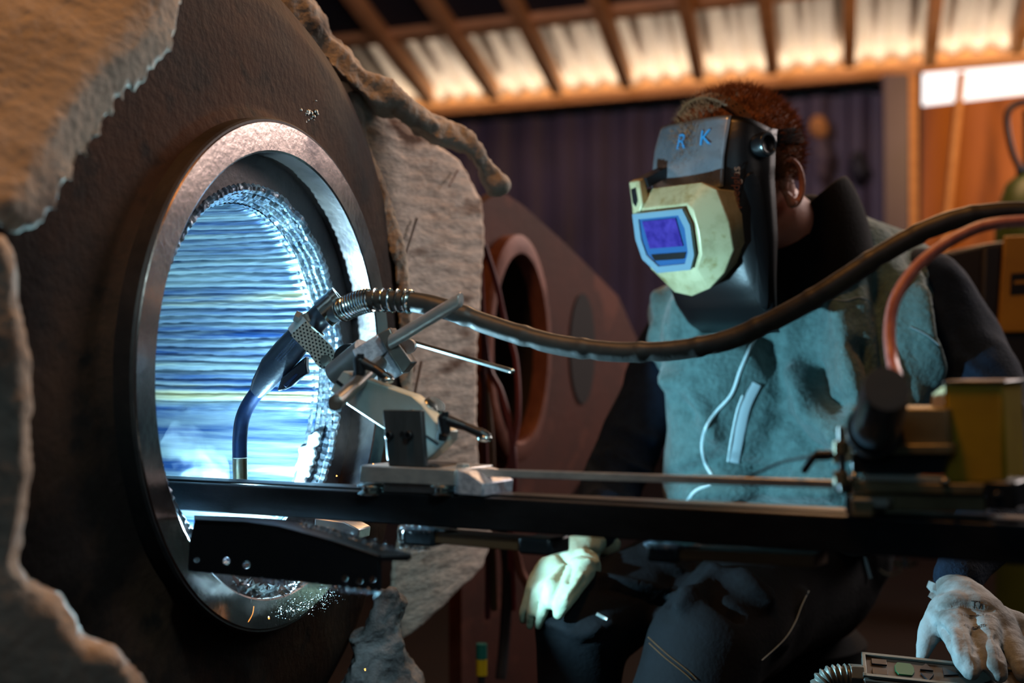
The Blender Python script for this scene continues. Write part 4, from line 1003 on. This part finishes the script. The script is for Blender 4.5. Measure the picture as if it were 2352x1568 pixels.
    folds(me, [([(1370, 1330), (1480, 1350), (1570, 1370)], 10, .010), ([(1380, 1345), (1560, 1385)], 8, -.008), ([(1600, 1310), (1680, 1330), (1760, 1390)], 11, .012), ([(1640, 1370), (1700, 1410)], 10, -.012),
               ([(1490, 1260), (1560, 1320), (1600, 1330)], 12, .010), ([(1560, 1400), (1620, 1340), (1640, 1320)], 12, .012), ([(1700, 1330), (1760, 1370)], 9, .01), ([(1250, 1420), (1330, 1460), (1400, 1430)], 9, .008),
               ([(1840, 1360), (1830, 1420), (1790, 1490)], 9, .008)])
    co, no = arr(me); put(me, co+no*(fbm(co, 12, .006))[:, None]); tt = bvh(me)
    tz = finish(me, 'trousers', 'trousers', t, ang=3)
    strip('stitching', [(1488, 1462), (1530, 1500), (1580, 1540), (1600, 1560)], 1.8, 'cable_brown', tz, tree=tt)
    strip('stitching', [(1482, 1468), (1524, 1507), (1574, 1547), (1590, 1562)], 1.8, 'cable_brown', tz, tree=tt)
    strip('pocket_edge', [(1858, 1356), (1842, 1390), (1826, 1430), (1800, 1470), (1750, 1516)], 2.4, 'seam', tz, tree=tt)
    strip('pocket_tag', [(1370, 1409), (1394, 1422)], 7, 'alu', tz, tree=tt)
    for ch in ([C(1330, 2180, 2.08, 60), (Vector((.09, 2.1, .06)), .05), (Vector((.02, 1.92, .045)), .045)], [C(1540, 2250, 2.0, 60), (Vector((.2, 2.0, .06)), .05), (Vector((.12, 1.84, .045)), .045)]):
        finish(remesh(MB().caps(ch), .008, 3), 'boot', 'collar', t, ang=3)

    # ---- gloves
    g = MB()
    g.caps([C(1362, 1238, 2.08, 36), C(1335, 1262, 2.05, 46), C(1300, 1300, 2.01, 50), C(1272, 1318, 1.99, 42)])
    g.caps([C(1340, 1300, 2.0, 42), C(1262, 1310, 2.0, 36)])
    for ch in ([C(1250, 1310, 2.0, 26), C(1222, 1350, 1.97, 18), C(1210, 1395, 1.97, 15), C(1202, 1424, 1.98, 10)],
               [C(1262, 1325, 1.98, 24), C(1236, 1362, 1.95, 17), C(1222, 1405, 1.95, 14), C(1216, 1438, 1.96, 9)],
               [C(1280, 1330, 1.97, 26), C(1258, 1368, 1.93, 17), C(1245, 1408, 1.93, 14), C(1238, 1438, 1.94, 9)],
               [C(1295, 1320, 1.99, 26), C(1268, 1350, 1.93, 18), C(1262, 1385, 1.92, 15)],
               [C(1335, 1310, 1.97, 34), C(1312, 1350, 1.93, 26), C(1296, 1385, 1.91, 20), C(1284, 1408, 1.91, 14)]):
        g.caps(ch)
    me = remesh(g, .003, 3); folds(me, [([(1300, 1300), (1275, 1320), (1245, 1345)], 7, .004), ([(1330, 1290), (1370, 1290)], 6, .003), ([(1285, 1270), (1310, 1300), (1305, 1330)], 8, -.005), ([(1335, 1320), (1300, 1370)], 6, .003), ([(1350, 1262), (1385, 1275)], 5, -.004)])
    co, no = arr(me); put(me, co+no*(fbm(co, 40, .002)+fbm(co, 110, .0006))[:, None]); finish(me, 'glove', 'glove', t, ang=3, label='leather glove resting on the thigh, pale green light painted in')
    finish(remesh(MB().caps([C(1350, 1232, 2.09, 40), C(1392, 1248, 2.1, 34)]), .004, 2), 'cuff', 'glove', t, ang=3)

    g = MB()
    g.caps([C(2196, 1340, 1.775, 44), C(2198, 1366, 1.755, 50), C(2215, 1395, 1.72, 66), C(2240, 1430, 1.69, 74), C(2275, 1455, 1.68, 66)])
    g.caps([C(2200, 1420, 1.69, 62), C(2320, 1450, 1.70, 52)])
    for ch in ([C(2196, 1436, 1.665, 42), C(2206, 1480, 1.62, 31), C(2220, 1520, 1.585, 28), C(2230, 1542, 1.575, 23)],
               [C(2258, 1448, 1.655, 40), C(2272, 1492, 1.61, 29), C(2286, 1532, 1.575, 27), C(2294, 1550, 1.57, 22)],
               [C(2312, 1458, 1.665, 36), C(2336, 1505, 1.62, 27), C(2354, 1548, 1.585, 24)],
               [C(2346, 1466, 1.69, 32), C(2384, 1510, 1.65, 25), C(2404, 1548, 1.62, 21)],
               [C(2168, 1400, 1.71, 38), C(2140, 1440, 1.70, 28), C(2124, 1480, 1.69, 21), C(2118, 1508, 1.685, 16)]):
        g.caps(ch)
    me = remesh(g, .003, 3)
    folds(me, [([(2232, 1455), (2240, 1500)], 5, -.003), ([(2290, 1462), (2302, 1510)], 5, -.003), ([(2150, 1400), (2200, 1385), (2280, 1400)], 5, -.003), ([(2190, 1450), (2200, 1500)], 10, .003), ([(2160, 1440), (2180, 1470)], 8, -.006)])
    co, no = arr(me); put(me, co+no*(fbm(co, 35, .0025)+fbm(co, 110, .0007))[:, None]); gt = bvh(me)
    gl = finish(me, 'glove', 'glove2', t, ang=3, label='grey leather glove lying on the control pendant')
    rs = []
    for i, (x, y, Y, rr) in enumerate([(2192, 1340, 1.78, 56), (2196, 1356, 1.77, 62), (2200, 1366, 1.765, 60), (2206, 1378, 1.75, 68), (2212, 1388, 1.74, 64)]):
        p = P(x, y, Y); rs.append([p+Vector((math.cos(2*PI*k/60), math.sin(2*PI*k/60)*.8, .10*math.cos(2*PI*k/60)*-1))*(rr/F*Y)*(1+(.07 if i in (1, 3) else .02)*math.sin(k*.95)) for k in range(60)])
    obj('glove_cuff', MB().rings(rs, cap=False), 'glove2', gl)['label'] = 'gathered glove cuff'
    # print on the glove
    def gtext(s_, x, y, size, ang_):
        O = hit(gt, x, y, .0016, 1.68); X = hit(gt, x+40*math.cos(ang_), y+40*math.sin(ang_), .0016, 1.68)-O; Yd = hit(gt, x+20*math.sin(ang_), y-20*math.cos(ang_), .0016, 1.68)-O
        if X.length > .06 or Yd.length > .05: X = Vector((1, 0, -.2)); Yd = Vector((0, .3, 1))
        o = text(s_, size, O, X, Yd, gl, 'ink', 'glove_print', tree=gt)
    gtext('THOR Technic', 2208, 1410, .0075, .10); gtext('Th', 2230, 1396, .013, .10); gtext('CE 0075', 2216, 1436, .007, .08)

    # ---- helmet
    def prof(u):
        T = [(-.185, .150, .078, .150), (-.165, .168, .088, .158), (-.13, .182, .097, .155), (-.10, .187, .100, .145), (-.05, .187, .102, .122), (0, .180, .102, .104), (.05, .165, .101, .086), (.08, .152, .099, .076), (.105, .136, .098, .066), (.122, .122, .095, .058), (.130, .116, .093, .052)]
        for a, c in zip(T, T[1:]):
            if a[0] <= u <= c[0]:
                f = (u-a[0])/(c[0]-a[0]); return [a[i]+(c[i]-a[i])*f for i in (1, 2, 3)]
        return T[0][1:] if u < T[0][0] else T[-1][1:]
    def shell(u, s_, off=0):    # s in -1..1 across
        fF, wd, fB = prof(u); a = s_*PI/2
        f = fB+(fF-fB+off)*abs(math.cos(a))**.62; l = (wd+off)*math.copysign(abs(math.sin(a))**.80, s_)
        return HP(f, l, u-max(0, u-.03)/.108*.050*abs(s_)**3)
    us = np.linspace(-.185, .130, 40); ss = np.linspace(-1, 1, 49)
    sh = obj('welding_helmet', MB().rings([[shell(u, s_) for s_ in ss] for u in us], cap=False, cyc=False), 'helmet', t, ang=.9, label='black welding helmet worn tilted down')
    m_ = sh.modifiers.new('s', 'SOLIDIFY'); m_.thickness = .0028; m_.offset = -1
    # silvered shield panel on the brow
    us2 = np.linspace(.040, .131, 16)
    rows = []
    for u in us2:
        f_ = (u-.040)/(.131-.040); smax = .40+.06*f_
        rows.append([shell(u+.02*max(0, abs(s_)-.3)*(1-f_), s_, .0035) for s_ in np.linspace(-.62, smax, 24)])
    sp = obj('heat_shield', MB().rings(rows, cap=False, cyc=False), 'visor', sh, ang=.9, label='scratched silvered brow shield')
    m_ = sp.modifiers.new('s', 'SOLIDIFY'); m_.thickness = .0025; m_.offset = 0
    # raised round side panel
    rows = []
    for r_ in (1, .98, .9, .5, .05):
        row = []
        for k in range(40):
            a = 2*PI*k/40; s_ = .70+.20*r_*math.cos(a); u = -.045+.095*r_*math.sin(a)+.02*math.cos(a)
            row.append(shell(u, min(s_, .99), .004 if r_ < 1 else .0003))
        rows.append(row)
    obj('side_panel', MB().rings(rows, cap=False), 'helmet', sh, ang=.9)
    # lens housing
    back = [(.192, -.078, .060), (.192, .062, .060), (.188, .082, .046), (.192, .090, .0), (.198, .088, -.040), (.210, .070, -.068), (.222, .045, -.086), (.228, .012, -.094), (.226, -.022, -.088), (.212, -.058, -.064), (.196, -.080, -.02)]
    deep = [(f-.055, l*.96, u*.94 if u < .04 else .022) for f, l, u in back]
    front = [(.221, -.060, .040), (.221, .052, .040), (.223, .062, .030), (.227, .064, .0), (.229, .058, -.032), (.231, .044, -.052), (.232, .024, -.062), (.233, .0, -.066), (.232, -.026, -.062), (.231, -.050, -.048), (.227, -.066, .0)]
    R_ = lambda L_: [HP(*p) for p in L_]
    hs = obj('lens_housing', MB().rings([R_(deep), R_(back), R_(front)]), 'beige', sh, bevel=.0015, ang=.62, label='yellowed beige lens housing')
    def WP(l, u, f=0): return HP(.2245-.10*(u-.04)+f, l, u)
    fo = [(-.052, .036), (.050, .036), (.058, .012), (.052, -.030), (.038, -.050), (-.030, -.052), (-.054, -.030), (-.058, .0)]
    fi = [(l*.80, u*.80-.001) for l, u in fo]
    obj('lens_frame', MB().rings([[WP(l, u, .001) for l, u in fo], [WP(l, u, .006) for l, u in fo], [WP(l, u, .006) for l, u in fi], [WP(l, u, .001) for l, u in fi]], closed=True), 'whiteframe', sh, label='pale blue lens frame')
    obj('lens_gasket', MB().extr([WP(l*.82, u*.82, .0025) for l, u in fo], Fv*.0006), 'lensblue', sh)
    obj('lens', MB().extr([WP(l, u, .004) for l, u in [(-.036, .024), (.032, .024), (.034, -.016), (-.034, -.016)]], Fv*.0012), 'lens', sh, label='violet auto-darkening lens')
    obj('lens_slot', MB().extr([WP(l, u, .004) for l, u in [(-.034, -.025), (.036, -.025), (.03, -.034), (-.03, -.034)]], Fv*.0012), 'helmet', sh)
    # clip on top of the housing
    obj('clip', MB().extr([HP(.202+(.06-u)*.35, l, u) for l, u in [(-.062, .078), (-.040, .078), (-.036, .045), (-.044, .034), (-.058, .040)]], Fv*.014), 'beige', sh, bevel=.002)
    obj('clip_slot', MB().extr([HP(.2165+(.06-u)*.35, l, u) for l, u in [(-.057, .068), (-.047, .070), (-.044, .052), (-.049, .044), (-.055, .050)]], Fv*.0005), 'rail', sh)
    obj('clip_arm', MB().extr([HP(.15, l, u) for l, u in [(-.060, .078), (-.034, .078), (-.034, .064), (-.060, .064)]], Fv*.05), 'helmet', sh)
    # pivot knob and headband
    kb = HP(.098, .106, .076)
    obj('pivot_knob', MB().lathe([(-.012, .0), (-.012, .016), (0, .0175), (.005, .0165), (.006, .012), (.004, .009), (.004, 0)], kb, Lv, Uv, 32), 'helmet', sh)
    obj('knob_rim', MB().lathe([(.004, .0160), (.0065, .0155), (.0065, .0125), (.004, .012)], kb, Lv, Uv, 32, True), 'chrome', sh, label='shiny knob rim')
    rows = []
    for k in range(31):
        a = -PI*.62+PI*1.24*k/30; c_, s_ = math.cos(a), math.sin(a)
        base_ = (-.004-.108*c_, .094*s_, .062-.030*c_)
        rows.append([HQ(base_[0]*q, base_[1]*q, base_[2]+dz) for q, dz in ((1.0, -.012), (1.03, -.011), (1.03, .011), (1.0, .012))])
    obj('headband', MB().rings(rows), 'collar', sh, label='black rear headband')
    rows = []
    for k in range(31):
        a = -PI*.5+PI*k/30; c_, s_ = math.cos(a), math.sin(a)
        rows.append([HQ(.025+dz, .090*s_*q, .045+.098*c_*q) for q, dz in ((1.0, -.010), (1.035, -.009), (1.035, .009), (1.0, .010))])
    cb = obj('crown_strap', MB().rings(rows), 'cable_brown', sh, label='perforated brown crown strap')
    hb = MB()
    for k in range(8):
        a = .2+.16*k; c_, s_ = math.cos(a), math.sin(a)
        for dz in (-.004, .004): hb.sphere(HQ(.025+dz, .0935*s_, .045+.1015*c_), .0016, 5)
    obj('strap_holes', hb, 'ink', cb)
    obj('rear_adjuster', MB().lathe([(-.006, 0), (-.006, .015), (.006, .015), (.008, .013), (.008, 0)], HQ(-.118, .012, .030), (Fv*-1+Lv*.1), Uv, 32), 'chrome', sh, label='bright rear adjuster knob')
    # lettering
    for ch, s_, sz in (('A', -.2, .036), ('R', -.06, .032), ('K', .13, .032)):
        if ch == 'A': continue
        u = .100; O = shell(u, s_, .0078); X = shell(u, s_+.05, .0076)-O; Yd = shell(u+.03, s_, .0076)-O
        text(ch, sz, O, X, Yd, sh, 'bluepaint', 'hand_lettering')
    O = shell(.0, .55, .004); X = shell(.05, .60, .004)-O; Yd = shell(.0, .50, .004)-O
    text('Speedglas', .017, O, X, Yd, sh, 'brownprint', 'printed_name')
    return t
build_person()
st = thing('work_stool', Vector((.42, 2.42, 0)), 'dark stool under the seated person hidden behind the rail', 'stool')
obj('seat', MB().lathe([(0, 0), (0, .17), (.04, .18), (.06, .16), (.06, 0)], (.42, 2.42, .355), (0, 0, 1), (1, 0, 0), 40), 'collar', st)
for k in range(4):
    a = PI/4+k*PI/2; obj('leg', MB().cyl((.42+.10*math.cos(a), 2.42+.10*math.sin(a), .365), (.42+.18*math.cos(a), 2.42+.18*math.sin(a), 0), .012), 'darkrod', st)

# ---------------------------------------------------------------- sparks and smoke
mb = MB(); r = random.Random(11)
for x, y, Y, dx, dy, rr in [(772, 1092, 1.6, 3, 1, .0011), (775, 1115, 1.6, 2, 0, .0010), (856, 1065, 1.5, 3, 0, .0009), (617, 1416, 1.5, 1, 5, .0009), (838, 1535, 1.7, 1, 5, .0013), (758, 1135, 1.6, 2, 2, .0006)]:
    mb.cyl(P(x, y, Y), P(x+dx, y+dy, Y), rr*.8, rr*.5, 8)
mb.tube(smoothline([P(583, 1392, 1.5), P(580, 1410, 1.5), P(570, 1428, 1.5)], 5), [.00014]*11, 6)
tag(obj('spark', mb, 'spark', smooth=False), 'orange welding sparks flying below and right of the arc', 'sparks', kind='stuff')
vm = bpy.data.materials.new('weld_smoke'); vm.use_nodes = True; nt = vm.node_tree; nt.nodes.clear()
out = nt.nodes.new('ShaderNodeOutputMaterial'); vs = nt.nodes.new('ShaderNodeVolumePrincipled'); nt.links.new(vs.outputs[0], out.inputs['Volume'])
vs.inputs['Color'].default_value = (.75, .88, 1, 1)
tc = nt.nodes.new('ShaderNodeTexCoord'); nz = nt.nodes.new('ShaderNodeTexNoise'); nz.inputs['Scale'].default_value = 26; nz.inputs['Detail'].default_value = 5; nz.inputs['Distortion'].default_value = 1.2
mr = nt.nodes.new('ShaderNodeMapRange'); mr.inputs[1].default_value = .5; mr.inputs[2].default_value = .75; mr.inputs[4].default_value = 7
nt.links.new(tc.outputs['Object'], nz.inputs[0]); nt.links.new(nz.outputs[0], mr.inputs[0]); nt.links.new(mr.outputs[0], vs.inputs['Density'])
me = remesh(MB().caps([(P(470, 1085, 1.58), .030), (P(425, 1030, 1.53), .028), (P(405, 985, 1.5), .012)]), .008, 2)
so = finish(me, 'weld_smoke', vm, ang=3); tag(so, 'thin blue weld smoke drifting left of the torch nozzle', 'smoke', kind='stuff')
